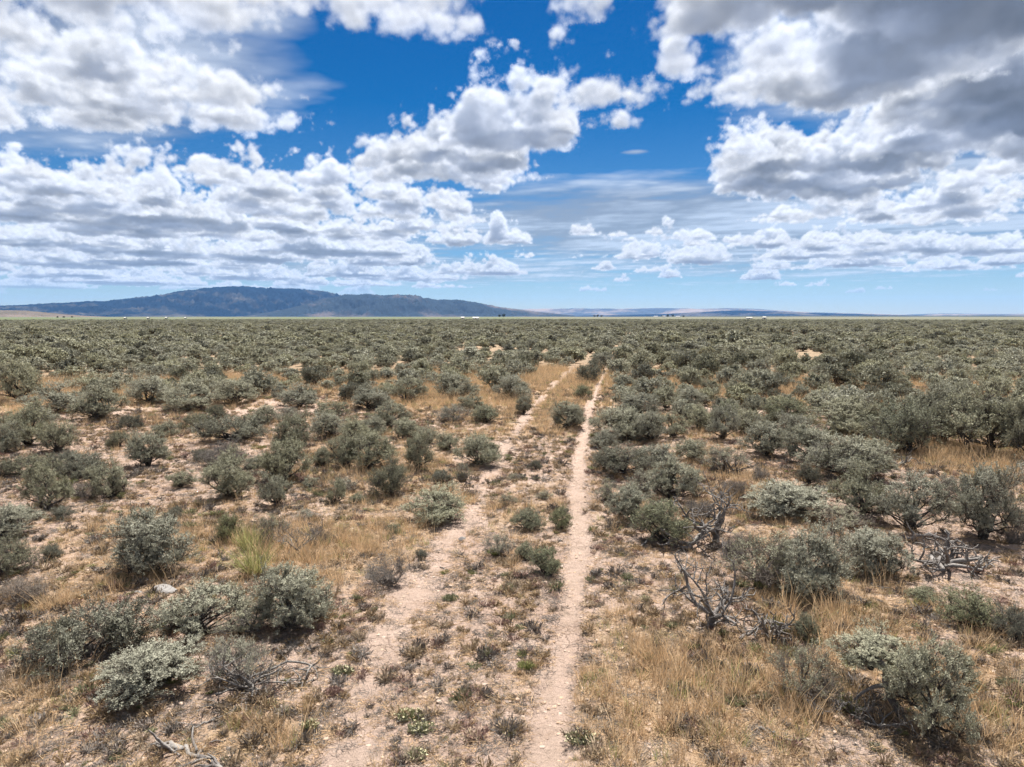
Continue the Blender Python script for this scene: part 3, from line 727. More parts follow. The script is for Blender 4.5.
# the rest of the scrub: where it is dense and where bare
def pix(x, y, z=0.0):
    yy = y * math.cos(PITCH) - (z - CAMH) * math.sin(PITCH); zz = y * math.sin(PITCH) + (z - CAMH) * math.cos(PITCH)
    return 512 + x / yy * FPX, 383.5 - zz / yy * FPX
GAPS = [(252,379,40,5),(150,384,30,3),(560,392,48,22),(588,362,13,4),(630,335,8,2.5),(806,357,22,6),(470,384,30,5),(45,396,60,5),(700,362,14,4),(300,372,20,4),(310,395,30,6),(430,392,22,5),(690,440,24,14),(728,398,14,6),(960,362,30,3),(880,350,20,2),(210,362,20,2),(640,418,0,0),(120,360,20,2),(660,395,0,0),(530,368,20,3),(400,368,14,2),(770,382,16,3),(900,380,16,3),(1010,388,12,3)]
def front(px):                                 # front line of the dense belt (picture row), by column
    return np.interp(px, [-400, 0, 120, 300, 420, 500, 545, 600, 625, 700, 780, 880, 1024, 1500], [402, 402, 400, 402, 398, 392, 372, 366, 410, 428, 436, 440, 436, 430])
def allowed(x, y, r):
    px, py = pix(x, y)
    if py > front(px): return False
    for gxx, gyy, hw, hh in GAPS:
        if hw and ((px - gxx) / hw) ** 2 + ((py - gyy) / hh) ** 2 < 1: return False
    return True
cell = 1.0; grid = {}
def blocked(x, y, r):
    cx, cy = int(x // 2), int(y // 2)
    for a in (-1, 0, 1):
        for b in (-1, 0, 1):
            for (u, v, q) in grid.get((cx + a, cy + b), ()):
                if (u - x) ** 2 + (v - y) ** 2 < ((q + r) * 1.27) ** 2: return True
    return False
def put(x, y, r): grid.setdefault((int(x // 2), int(y // 2)), []).append((x, y, r))
for p in PLACED: put(*p)
rr = np.random.default_rng(17)
FIELD = []
def min_t(x, y): return min(float(dist_line(np.array([x]), np.array([y]), LEFT)[0]) if y < 62 else 9, float(dist_line(np.array([x]), np.array([y]), RIGHT)[0])) if y < 140 and abs(x - .17 * y) < 14 else 9
def dart(d0, d1, n, rmin, rmax, half=R(44)):
    u = rr.random((n, 4)); d = np.sqrt(d0 ** 2 + u[:, 0] * (d1 ** 2 - d0 ** 2)); a = (u[:, 1] * 2 - 1) * half
    X = np.sin(a) * (d + 6); Y = np.cos(a) * (d + 6) - 6
    dl = dist_line(X, Y, LEFT); drr = dist_line(X, Y, RIGHT); clump = n2(X, Y, 55, 0, .7)
    keep = (np.minimum(np.where(Y > 62, 9, dl), drr) > np.where(Y > 45, .3, .8)) & (clump > -1.5 + 1.2 * u[:, 3]) & (Y > 3)
    for x, y, q, c in zip(X[keep], Y[keep], u[keep, 2], clump[keep]):
        r = (rmin + (rmax - rmin) * q ** 1.4) * (1 + .12 * c)
        if min_t(x, y) > (r * .85 + .25 if y < 45 else r * .75 + .15) and allowed(x, y, r) and not blocked(x, y, r): put(x, y, r); FIELD.append((x, y, r))
dart(14, 40, 22000, .32, .78)
dart(40, 120, 130000, .36, .84)
dart(120, 330, 260000, .42, .92)
print('field shrubs', len(FIELD))
# the ones outside the surveyed view, to the sides
FIELD.sort(key=lambda t: math.hypot(t[0], t[1]) / t[2] ** .5)
def infrm(x, y):
    px, py = pix(x, y, .4); return -20 < px < 1044 and y > 0
cand = [f for f in FIELD if infrm(f[0], f[1])]
NEED = 296 - NHAND
ind = cand[:NEED]; inds = set(ind)
COUNT = {}
for x, y, r in ind:
    px, py = pix(x, y)
    if px < 180: zone = 'the left end of the belt near the left edge'
    elif px < 340: zone = 'the belt left of centre behind the bare strip'
    elif px < 440: zone = 'the belt around the small bare hollows at centre left'
    elif px < 590: zone = 'the belt bordering the left rut'
    elif px < 680: zone = 'the belt bordering the right rut'
    elif px < 790: zone = 'the belt behind the orange grass gap on the right'
    elif px < 900: zone = 'the belt behind the silver leaning limb'
    else: zone = 'the belt behind the tree like shrubs at the right edge'
    lab = ('large' if r > .6 else 'middling' if r > .48 else 'small') + ' grey green sagebrush in ' + zone
    shrub('sagebrush', 'm', x, y, r * 1.98, r * rnd.uniform(1.3, 1.9), lab, 'shrub', 'belt sagebrush: ' + ' '.join(lab.split()[0:1]) + ' in ' + zone)

# everything farther away and to the sides: one object of scattered copies
hid = bpy.data.collections.new('scrub sources')
def joined(name, seed, **k):
    lf, st = make_shrub(seed, **k); leafm = k2m[seed % len(k2m)]
    nl = sum(len(q) for q in lf.Q); ns = sum(len(q) for q in st.Q)
    V = np.concatenate(lf.V + st.V); Q = np.concatenate(lf.Q + [q + lf.n for q in st.Q])
    me = mesh_q(name, V, Q, [M[leafm], M['bark']], False, np.r_[np.zeros(nl, int), np.ones(ns, int)])
    v = np.concatenate(lf.V); s = np.percentile(v[:, 0], 98) - np.percentile(v[:, 0], 2); h = np.percentile(v[:, 2], 99)
    me.transform(__import__('mathutils').Matrix.Diagonal((1 / s, 1 / s, 1 / h, 1)))
    o = bpy.data.objects.new(name, me); hid.objects.link(o); return o
k2m = ['sage', 'sagedark', 'sage', 'sage', 'sage', 'sage', 'sage', 'sagedark']
for i in range(8): joined('a_scrub_%d' % i, 200 + i, lobes=7, subs=7, sprigs=7, leaves=7, leaf=.065, lw=.016, height=.9, lob=.18, trunk=.03 * (i % 2))
for i in range(8): joined('b_scrub_%d' % i, 208 + i, lobes=6, subs=6, sprigs=5, leaves=6, leaf=.095, lw=.028, height=.9, lob=.17)
def scatter(name, colln, P, S, RZ, IDX, kindlabel):
    """one object that repeats the sources at points: P (n,3), S (n,3) scale, RZ (n,) turn, IDX (n,) which source"""
    me = bpy.data.meshes.new(name); n = len(P)
    me.vertices.add(n); me.vertices.foreach_set('co', np.asarray(P, np.float32).ravel())
    for nm, ty, v in (('sc', 'FLOAT_VECTOR', S), ('rot', 'FLOAT_VECTOR', RZ), ('idx', 'INT', IDX)):
        a = me.attributes.new(nm, ty, 'POINT'); a.data.foreach_set('vector' if ty == 'FLOAT_VECTOR' else 'value', np.asarray(v, np.int32 if ty == 'INT' else np.float32).ravel())
    o = obj(name, me); md = o.modifiers.new('scatter', 'NODES')
    g = bpy.data.node_groups.new(name + '_nodes', 'GeometryNodeTree'); md.node_group = g
    g.interface.new_socket('Geometry', in_out='INPUT', socket_type='NodeSocketGeometry'); g.interface.new_socket('Geometry', in_out='OUTPUT', socket_type='NodeSocketGeometry')
    N = g.nodes; Lk = g.links; gi = N.new('NodeGroupInput'); go = N.new('NodeGroupOutput')
    ip = N.new('GeometryNodeInstanceOnPoints'); ci = N.new('GeometryNodeCollectionInfo'); ci.inputs['Collection'].default_value = colln
    ci.inputs['Separate Children'].default_value = True; ci.inputs['Reset Children'].default_value = True; ip.inputs['Pick Instance'].default_value = True
    def na(nm, dt):
        a = N.new('GeometryNodeInputNamedAttribute'); a.data_type = dt; a.inputs['Name'].default_value = nm; return a.outputs['Attribute']
    Lk.new(gi.outputs[0], ip.inputs['Points']); Lk.new(ci.outputs[0], ip.inputs['Instance']); Lk.new(na('idx', 'INT'), ip.inputs['Instance Index'])
    er = N.new('FunctionNodeEulerToRotation'); Lk.new(na('rot', 'FLOAT_VECTOR'), er.inputs[0]); Lk.new(er.outputs[0], ip.inputs['Rotation'])
    Lk.new(na('sc', 'FLOAT_VECTOR'), ip.inputs['Scale']); Lk.new(ip.outputs[0], go.inputs[0])
    tag(o, *kindlabel, kind='stuff'); return o
rest = [f for f in FIELD if f not in inds]
# far ring, scattered without spacing test, and the flanks just outside the view
n = 26000; u = rr.random((n, 3)); d = 325 + 420 * u[:, 0] ** 1.5; a = (u[:, 1] * 2 - 1) * R(42)
far = np.stack([np.sin(a) * d, np.cos(a) * d, .45 + u[:, 2] * .5], 1)
A = np.array(rest + [tuple(f) for f in far])
D = np.hypot(A[:, 0], A[:, 1]); n = len(A)
P = np.stack([A[:, 0], A[:, 1], ground_h(A[:, 0], A[:, 1]) - .02], 1)
hs = rr.uniform(.55, .92, n)
S = np.stack([A[:, 2] * 1.95, A[:, 2] * 1.95, A[:, 2] * 1.9 * hs], 1)
fs = np.clip(1.1 - (D - 250) / 900, .55, 1); S[:, 2] *= fs
RZ = np.stack([rr.normal(0, .06, n), rr.normal(0, .06, n), rr.uniform(0, 6.28, n)], 1)
IDX = rr.integers(0, 8, n) + np.where(D > 75, 8, 0)
scatter('sagebrush_scrub', hid, P, S, RZ, IDX, ('grey green sagebrush scrub covering the plain to the horizon', 'scrub'))
print('scrub', n)
# ------------------------------------------------------------------ dead wood
def dead(name, px, py, W, seed, m, label, cat='dead shrub', **k):
    x, y = at(px, py); st = make_skeleton(seed, **k); me = st.mesh(name, [M[m]], True); o = obj(name, me, None, (x, y, gh(x, y) - .01)); 
    v = np.concatenate(st.V); s = W * math.hypot(y, CAMH) / FPX / (np.percentile(v[:, 0], 99) - np.percentile(v[:, 0], 1)); o.scale = (s, s, s)
    tag(o, label, cat, 'dead sagebrush skeletons'); PLACED.append((x, y, .1)); return o
dead('dead_shrub', 712, 626, 84, 3, 'char', 'twisted dark dead shrub with forked crown beside the big pale clump', height=1.0, spread=.6, k=6, rad=.056, depth=3, up=(.35, 1.4))
dead('dead_shrub', 716, 541, 62, 12, 'char', 'smaller crooked dead shrub behind the twisted dark one', height=.8, spread=.6, k=5, rad=.05, depth=3, up=(.5, 1.8))
dead('dead_shrub', 298, 552, 50, 21, 'char', 'bare grey dead shrub beside the yellow grass clump', height=.9, spread=.45, k=7, rad=.022, depth=3)
dead('dead_shrub', 690, 548, 60, 8, 'dead', 'silver arched dead branches right of the yellow green shrub', height=.5, spread=1.3, k=5, rad=.035, depth=2)
dead('dead_shrub', 768, 634, 60, 31, 'char', 'low sprawling dead branches under the big pale clump', height=.4, spread=1.4, k=7, rad=.035, depth=3)
dead('dead_shrub', 1006, 632, 44, 33, 'dead', 'pale bare twigs beside the green round shrub at right edge', height=.6, spread=.9, k=6, rad=.022, depth=3)
dead('dead_shrub', 940, 566, 74, 36, 'char', 'long dark fallen tangle under the tall dark trunked sagebrush', height=.35, spread=1.6, k=8, rad=.032, depth=3)
dead('dead_shrub', 900, 468, 40, 41, 'dead', 'silver stump fork between tree like sagebrush and airy one', height=.7, spread=.8, k=4, rad=.045, depth=2)
dead('dead_shrub', 733, 474, 30, 44, 'dead', 'short silver stump at foot of the half dead sagebrush', height=.5, spread=.7, k=4, rad=.05, depth=2)
dead('dead_shrub', 1022, 476, 34, 47, 'dead', 'whitish dead limbs lying by the right edge below the belt', height=.35, spread=1.4, k=4, rad=.04, depth=2)
dead('dead_shrub', 940, 438, 16, 49, 'dead', 'white leaning limb against the tree like sagebrush on the right', height=1.1, spread=.4, k=2, rad=.05, depth=1)
dead('dead_shrub', 250, 696, 66, 52, 'dead', 'grey slanting dead stems in front of the lower left cluster', height=.7, spread=.7, k=5, rad=.03, depth=3)
dead('dead_shrub', 880, 728, 60, 55, 'dead', 'pale upright dead sticks under the lower right open sagebrush', height=.6, spread=.8, k=7, rad=.022, depth=3)
dead('dead_shrub', 820, 716, 50, 58, 'char', 'dark dead twigs at the foot of the half bare bush lower right', height=.4, spread=1.2, k=8, rad=.018, depth=3)
# the leaning trunk that carries a grey head
tx, ty = at(888, 712); st = Acc(); r_ = np.random.default_rng(4)
Pt = bez(np.array([.10, -.02, -.05]), np.array([.02, 0, .14]), np.array([-.09, .03, .47]), 8); Pt[1:-1] += r_.normal(0, .01, (6, 3)); st.tube(Pt, np.linspace(.042, .026, 8), 6)
Pt2 = bez(Pt[4], Pt[4] + [-.12, .02, .05], np.array([-.30, .02, .10]), 6); st.tube(Pt2, np.linspace(.024, .010, 6), 6)
o = obj('leaning_trunk', st.mesh('leaning_trunk', [M['char']], True), None, (tx, ty, gh(tx, ty))); tag(o, 'leaning dark trunk holding up the grey headed sagebrush at lower right', 'trunk')
def fallen(pts, rad, m, label, twigs=6, seed=1, name='fallen_branch', lift=.0):
    """a branch lying on the ground along surveyed points, with side twigs"""
    r = np.random.default_rng(seed); W = [at(*p) for p in pts]; x0, y0 = W[0]; rad *= .72
    P = np.array([[x - x0, y - y0, gh(x, y) - gh(x0, y0) + rad * .7 + lift * math.sin(i / (len(W) - 1) * 3.14)] for i, (x, y) in enumerate(W)])
    t = np.linspace(0, len(P) - 1, 14); Pi = np.stack([np.interp(t, range(len(P)), P[:, k]) for k in range(3)], 1); Pi[1:-1] += r.normal(0, rad * .5, (12, 3)); Pi[:, 2] = np.maximum(Pi[:, 2], rad * .3)
    st = Acc(); st.tube(Pi, np.linspace(rad, rad * .4, 14), 6)
    for _ in range(twigs):
        j = r.integers(3, 13); L = r.uniform(.10, .28); d = unit(r.normal(0, 1, 3) * [1, 1, .4] + [0, 0, .25]); q = [Pi[j]]
        for k in range(5): d = unit(d + r.normal(0, .25, 3)); q.append(q[-1] + d * L / 5)
        q = np.array(q); q[:, 2] = np.maximum(q[:, 2], .006); st.tube(q, np.linspace(rad * .45, rad * .18, 6), 4)
    o = obj(name, st.mesh(name, [M[m]], True), None, (x0, y0, gh(x0, y0))); tag(o, label, 'branch', 'fallen dead branches'); return o
fallen([(236, 690), (262, 684), (290, 672), (312, 674), (306, 688), (280, 686)], .022, 'dead', 'looped silver fallen branch below the full pale round sagebrush', 14, 2, lift=.05)
fallen([(216, 698), (240, 694), (262, 700), (244, 710)], .018, 'dead', 'pale tangled fallen branch before the slanting trunk', 18, 3, lift=.03)
fallen([(246, 676), (266, 690), (296, 690), (316, 682)], .016, 'dead', 'thin grey fallen twigs crossing the looped silver branch', 18, 21, lift=.02)
fallen([(196, 712), (222, 708), (250, 716)], .014, 'dead', 'thin grey fallen twigs nearest in front of the slanting trunk', 16, 22, lift=.02)
fallen([(190, 734), (212, 724), (228, 714)], .016, 'dead', 'thin grey fallen stick lying on soil lower left', 2, 4)
fallen([(157, 748), (182, 754), (208, 762), (236, 780)], .05, 'char', 'thick dark grey fallen branch at the bottom edge, left', 14, 5)
fallen([(755, 727), (775, 738), (800, 744)], .024, 'dead', 'pale fallen stick in the grass left of the half bare bush', 4, 6)
fallen([(222, 536), (236, 540), (244, 540)], .02, 'char', 'short fallen stick under the small green shrub', 2, 7)
fallen([(905, 540), (930, 548), (970, 552)], .05, 'char', 'long fallen dark branch under the tall dark trunked sagebrush', 9, 8, lift=.16)
fallen([(640, 545), (662, 536), (690, 546), (708, 556)], .026, 'dead', 'silver arching fallen branch beside the right side shrubs', 4, 9, lift=.22)
fallen([(440, 566), (452, 572)], .012, 'dead', 'tiny stick lying between ruts and left bushes', 1, 10)
fallen([(740, 640), (765, 632), (800, 640)], .03, 'char', 'dark fallen branch lying below the big pale clump', 8, 12, lift=.12)

# ------------------------------------------------------------------ rocks
def rock(px, py, w, seed, label, flat=.35):
    import bmesh
    bm = bmesh.new(); bmesh.ops.create_icosphere(bm, subdivisions=3, radius=1); r = np.random.default_rng(seed); ax = r.normal(0, 1, (9, 3)); ax /= np.linalg.norm(ax, axis=1)[:, None]; cut = r.uniform(.62, .9, 9)
    for v in bm.verts:
        for a, c in zip(ax, cut):
            t = v.co.x * a[0] + v.co.y * a[1] + v.co.z * a[2]
            if t > c: v.co.x -= a[0] * (t - c); v.co.y -= a[1] * (t - c); v.co.z -= a[2] * (t - c)
        v.co.z *= flat; v.co.y *= .7
    me = bpy.data.meshes.new('rock'); bm.to_mesh(me); bm.free(); me.materials.append(M['rock'])
    x, y = at(px, py); s = w / 2 * math.hypot(y, CAMH) / FPX; o = obj('rock', me, None, (x, y, gh(x, y) + s * flat * .35)); o.scale = (s, s, s); o.rotation_euler = (.1, .06, r.uniform(-.4, .6)); tag(o, label, 'rock', 'loose rocks')
rock(165, 593, 27, 1, 'pale grey flat rock in front of the lone round sagebrush')
rock(137, 594, 10, 2, 'smaller pale stone left of the flat grey rock', .5)
rock(462, 540, 8, 5, 'small pale stone beside the left rut', .6)

# ------------------------------------------------------------------ flowering plants and the tall grass clump
def flowers(px, py, w, seed, label, petals=True, m='forbgreen', h=.16):
    r = np.random.default_rng(seed); x, y = at(px, py); s = w * math.hypot(y, CAMH) / FPX * .8; h *= .5
    n = 200; a = r.uniform(0, 6.28, n); q = np.sqrt(r.random(n)) * s / 2; P = np.stack([np.cos(a) * q, np.sin(a) * q * .8, r.uniform(0, h * .6, n) * (1 - (q / (s / 2)) ** 2 * .6)], 1)
    U = unit(np.stack([np.cos(a) * .5, np.sin(a) * .5, np.full(n, 1.)], 1) + r.normal(0, .35, (n, 3)))
    root = obj('flowering_plant' if petals else 'low_plant', None, None, (x, y, gh(x, y))); st = Acc(); st.sticks(P * [.3, .3, 0], P + U * .03, .002, .001); st.leaves(P, U, .030, .005, r); obj('foliage', st.mesh('foliage', [M[m]]), root)
    if petals:
        k = 34; i = r.integers(0, n, k); fl = Acc(); C_ = P[i] + U[i] * .035
        for b in range(3): fl.leaves(np.repeat(C_, 2, 0), unit(r.normal(0, 1, (k * 2, 3)) * [1, 1, .3]), .012, .005, r)
        obj('flowers', fl.mesh('flowers', [M['petal']]), root)
    tag(root, label, 'plant', 'small plants on the soil')
flowers(583, 740, 36, 1, 'cream flowered plant hugging the right edge of right rut at bottom')
flowers(410, 720, 30, 2, 'cream flowered green plant between the ruts, upper of a pair')
flowers(421, 734, 30, 3, 'cream flowered green plant between the ruts, lower of a pair')
flowers(310, 733, 16, 4, 'small flowering green plant on bare soil near bottom')
flowers(343, 676, 24, 5, 'yellow green flowering plant on the left rut edge')
flowers(415, 763, 22, 6, 'flowering green plant cut by the bottom edge between ruts')
flowers(334, 698, 20, 7, 'purple leafless looking plant beside the left rut', False, 'purple')
flowers(1008, 690, 26, 8, 'bright green low plant near the right edge', False, 'green')
flowers(526, 667, 20, 9, 'small green yellow plant at the left edge of the right rut', False, 'forbgreen')
flowers(628, 586, 16, 10, 'small green sprig plant right of the right rut', False, 'green')
flowers(450, 600, 20, 11, 'green low plant between the ruts, lone', False, 'forbgreen')
def tuft(r, n, h, spread, w=.004):
    a = r.uniform(0, 6.28, n); q = np.sqrt(r.random(n)) * spread * .4; B = np.stack([np.cos(a) * q, np.sin(a) * q, np.zeros(n) - .01], 1)
    lean = r.uniform(.05, .75, n)[:, None] * spread * 2; d = unit(np.stack([np.cos(a + r.normal(0, .6, n)) * lean[:, 0], np.sin(a + r.normal(0, .6, n)) * lean[:, 0], np.full(n, .35)], 1))
    L = (h * r.uniform(.5, 1.15, n))[:, None]; P1 = B + d * L * .55; d2 = unit(d + r.normal(0, .18, (n, 3)) - [0, 0, .12]); P2 = P1 + d2 * L * .45
    s = unit(np.cross(d, r.normal(0, 1, (n, 3)))) * w
    V = np.stack([B - s, B + s, P1 + s * .8, P1 - s * .8, P2 + s * .2, P2 - s * .2], 1); base = np.arange(n)[:, None, None] * 6
    return V.reshape(-1, 3), (base + np.array([[0, 1, 2, 3], [3, 2, 4, 5]])[None]).reshape(-1, 4)
for (px, py, h, lab) in ((255, 574, .55, 'tall yellow green grass clump, nearer of two'), (249, 548, .42, 'yellow green grass clump behind the nearer tall one')):
    r = np.random.default_rng(px); x, y = at(px, py); V, Qd = tuft(r, 260, h, .22, .0035); o = obj('grass_clump', mesh_q('grass_clump', V, Qd, [M['straw2']]), None, (x, y, gh(x, y))); tag(o, lab, 'grass clump')

# ------------------------------------------------------------------ ground cover near the camera
def sources(name, meshes):
    c = bpy.data.collections.new(name)
    for i, me in enumerate(meshes): c.objects.link(bpy.data.objects.new('%s_%02d' % (name, i), me))
    return c
r = np.random.default_rng(9)
grassm = []
for i in range(10):
    V, Qd = tuft(r, [30, 46, 26, 9, 44][i % 5], [.17, .22, .12, .40, .15][i % 5], [.14, .18, .14, .15, .22][i % 5], .0019); grassm.append(mesh_q('grass', V, Qd, [M['straw'] if i % 5 != 2 else M['straw2']]))
grassc = sources('straw sources', grassm)
def forb(i):
    s = Acc(); n = [60, 90, 50, 80][i % 4]; a = r.uniform(0, 6.28, n); q = np.sqrt(r.random(n)) * .09
    P = np.stack([np.cos(a) * q, np.sin(a) * q, r.uniform(0, .05, n)], 1); U = unit(np.stack([np.cos(a) * .7, np.sin(a) * .7, np.full(n, .7)], 1) + r.normal(0, .4, (n, 3)))
    s.leaves(P, U, .045, .006, r); s.sticks(P * [.2, .2, 0], P + U * .03, .0022, .0014)
    return s.mesh('forb', [M[['forb', 'forbgreen', 'purple', 'twig', 'forb', 'twig', 'forb', 'forb'][i]]])
forbc = sources('forb sources', [forb(i) for i in range(8)])
def litterm(i):
    s = Acc(); n = 26; A_ = r.uniform(-.13, .13, (n, 3)) * [1, 1, 0] + [0, 0, .006]; d = unit(r.normal(0, 1, (n, 3)) * [1, 1, .12]); L = r.uniform(.03, .13, (n, 1)); Bq = A_ + d * L; Bq[:, 2] = np.abs(Bq[:, 2]) + .004
    s.sticks(A_, Bq, .0026, .0016); return s.mesh('litter', [M[['twig', 'dead', 'straw', 'straw'][i % 4]]])
litc = sources('litter sources', [litterm(i) for i in range(4)])
def clodm(i):
    import bmesh
    bm = bmesh.new(); bmesh.ops.create_icosphere(bm, subdivisions=1 if i < 4 else 2, radius=.5); q = random.Random(i)
    for v in bm.verts: v.co *= q.uniform(.7, 1.15); v.co.z *= .6
    me = bpy.data.meshes.new('clod'); bm.to_mesh(me); bm.free(); me.materials.append(M['clod']); return me
clodc = sources('clod sources', [clodm(i) for i in range(6)])
def wedge(n, d0, d1, seed, p=2.0):
    q = np.random.default_rng(seed); u = q.random((n, 2)); d = (d0 ** p + u[:, 0] * (d1 ** p - d0 ** p)) ** (1 / p); a = (u[:, 1] * 2 - 1) * R(46)
    return np.sin(a) * (d + 2), np.cos(a) * (d + 2) - 2, d, q
def cover(name, c, X, Y, s, sz, q, nsrc, lab, sink=.0, idx=None):
    n = len(X); P = np.stack([X, Y, ground_h(X, Y) - sink], 1); S = np.stack([s, s, s * sz], 1)
    RZ = np.stack([q.normal(0, .12, n), q.normal(0, .12, n), q.uniform(0, 6.28, n)], 1)
    scatter(name, c, P, S, RZ, q.integers(0, nsrc, n) if idx is None else idx, lab); print(name, n)
X, Y, d, q = wedge(90000, 3.5, 45, 1, 1.35)
g = grass_amount(X, Y); k = q.random(len(X)) < np.clip((g - .16) * .75, .0, 1) ; X, Y, d, g = X[k], Y[k], d[k], g[k]
cover('dry_grass', grassc, X, Y, (.45 + .65 * np.clip(g, 0, 1)) * q.uniform(.6, 1.3, len(X)) * (1 + d / 60), q.uniform(.7, 1.2, len(X)), q, 10, ('straw coloured dry grass standing between the shrubs', 'grass'))
X, Y, d, q = wedge(110000, 3.5, 40, 2, 1.3); ml_, mr_, _, _ = track_masks(X, Y)
k = (q.random(len(X)) < np.clip(.38 + n2(X, Y, 8, 1) * .4, .05, 1)) & (np.maximum(ml_ * .9, mr_) < q.random(len(X)) * .5); X, Y, d = X[k], Y[k], d[k]
fi = np.clip(q.integers(0, 8, len(X)), 0, 7); fi = np.where((fi == 1) & (q.random(len(X)) < .5), 0, fi)
cover('low_forbs', forbc, X, Y, (.22 + .75 * q.random(len(X)) ** 2.4) * (1 + d / 50), q.uniform(.6, 1.3, len(X)), q, 8, ('low brown and green forbs dotting the soil', 'forbs'), idx=fi)
X, Y, d, q = wedge(50000, 3.5, 26, 3, 1.2); ml_, mr_, _, _ = track_masks(X, Y)
k = np.maximum(ml_ * .8, mr_) < q.random(len(X)) * .8; X, Y, d = X[k], Y[k], d[k]
cover('plant_litter', litc, X, Y, q.uniform(.35, .9, len(X)), q.uniform(.6, 1.6, len(X)), q, 4, ('dead twigs and straw bits lying on the soil', 'litter'))
X, Y, d, q = wedge(60000, 3.5, 28, 4, 1.2)
cover('soil_clods', clodc, X, Y, .012 + .05 * q.random(len(X)) ** 3.2, q.uniform(.6, 1.2, len(X)), q, 6, ('small clods and pebbles of pinkish soil', 'gravel'), .003)

# ------------------------------------------------------------------ hills
def hill(name, pts, r0, r1, rp, seed, base, alt, rough_, nscale=900):
    """a range of hills: skyline surveyed as (px, py), standing between r0 and r1 metres away with its crest near rp"""
    az = []; tp = []
    for px, py in pts:
        a = (px - 512) / FPX; b = (383.5 - py) / FPX; y = math.cos(PITCH) + b * math.sin(PITCH); z = -math.sin(PITCH) + b * math.cos(PITCH)
        az.append(math.atan2(a, y)); tp.append(max(z / math.hypot(a, y), 0) * rp + CAMH)
    na = 420; nr = 90; A_ = np.linspace(az[0], az[-1], na); Tp = np.interp(A_, az, tp); ra = np.linspace(0, 1, nr)
    rr_ = r0 + (r1 - r0) * ra; AA, RR = np.meshgrid(A_, rr_, indexing='ij'); X = np.sin(AA) * RR; Y = np.cos(AA) * RR
    u = (RR - r0) / (rp - r0); v = (r1 - RR) / (r1 - rp); prof = smooth(np.minimum(u, v)) ** .8
    n = n2(X, Y, nscale * 7, 0, seed * .13) * .10 + n2(X, Y, nscale * 2, 1, seed * .3) * .05
    gully = -np.abs(n2(X, Y, nscale * 4, 0, seed * .21)) * .13
    H = Tp[:, None] * np.clip(prof * (1 + (n + gully) * (1.1 - prof) * 3.2), 0, 1.03)
    crest = n2(AA * 4000, AA * 0, 1500, 0, .2) * .014 * Tp[:, None] * prof
    edge = smooth(np.minimum(np.arange(na), na - 1 - np.arange(na)) / 8.)[:, None]
    Z = (H + crest) * edge - 3
    idx = np.arange(na - 1)[:, None] * nr + np.arange(nr - 1)[None, :]
    Qd = np.stack([idx, idx + nr, idx + nr + 1, idx + 1], -1).reshape(-1, 4)
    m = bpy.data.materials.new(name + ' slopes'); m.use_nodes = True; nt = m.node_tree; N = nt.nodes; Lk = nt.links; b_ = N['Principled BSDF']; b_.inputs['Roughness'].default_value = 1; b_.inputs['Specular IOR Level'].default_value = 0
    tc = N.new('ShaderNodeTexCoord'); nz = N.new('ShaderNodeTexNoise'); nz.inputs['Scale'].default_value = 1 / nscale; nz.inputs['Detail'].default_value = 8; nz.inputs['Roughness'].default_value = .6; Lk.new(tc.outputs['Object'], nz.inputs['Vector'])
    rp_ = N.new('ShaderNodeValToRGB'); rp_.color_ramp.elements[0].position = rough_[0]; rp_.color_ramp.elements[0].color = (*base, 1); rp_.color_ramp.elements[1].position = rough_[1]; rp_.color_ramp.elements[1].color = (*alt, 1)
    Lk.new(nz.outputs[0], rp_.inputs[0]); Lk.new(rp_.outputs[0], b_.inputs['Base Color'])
    o = obj(name, mesh_q(name, np.stack([X.ravel(), Y.ravel(), Z.ravel()], 1), Qd, [m], True)); tag(o, kind='structure')
DK = (.006, .014, .026)  # dark forest, with the mountain's cloud shadow put into the base colour
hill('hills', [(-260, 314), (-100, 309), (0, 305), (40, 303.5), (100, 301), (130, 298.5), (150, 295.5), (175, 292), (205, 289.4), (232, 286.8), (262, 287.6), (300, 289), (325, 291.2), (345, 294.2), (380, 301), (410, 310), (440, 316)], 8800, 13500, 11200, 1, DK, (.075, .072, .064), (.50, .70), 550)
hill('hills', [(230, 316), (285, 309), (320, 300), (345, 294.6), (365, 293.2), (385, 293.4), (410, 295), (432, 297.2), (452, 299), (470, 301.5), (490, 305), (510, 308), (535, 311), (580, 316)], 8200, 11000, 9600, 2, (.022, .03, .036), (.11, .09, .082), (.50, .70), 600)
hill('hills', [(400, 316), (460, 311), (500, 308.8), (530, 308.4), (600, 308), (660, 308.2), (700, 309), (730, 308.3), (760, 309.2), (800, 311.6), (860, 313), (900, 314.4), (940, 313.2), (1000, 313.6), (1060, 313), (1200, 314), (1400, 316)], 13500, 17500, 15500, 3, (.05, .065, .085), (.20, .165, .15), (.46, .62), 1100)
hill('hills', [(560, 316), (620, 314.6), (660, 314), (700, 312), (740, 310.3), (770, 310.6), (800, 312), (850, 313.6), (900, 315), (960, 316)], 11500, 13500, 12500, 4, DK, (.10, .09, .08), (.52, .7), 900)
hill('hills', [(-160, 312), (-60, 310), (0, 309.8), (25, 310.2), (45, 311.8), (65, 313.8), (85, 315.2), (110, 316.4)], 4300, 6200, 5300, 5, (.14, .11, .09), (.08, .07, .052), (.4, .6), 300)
hill('hills', [(600, 316.5), (680, 315.8), (760, 315.5), (900, 315.2), (1024, 315.2), (1200, 315.2), (1400, 316.5)], 7000, 8200, 7600, 6, (.04, .045, .035), (.07, .07, .05), (.4, .6), 700)

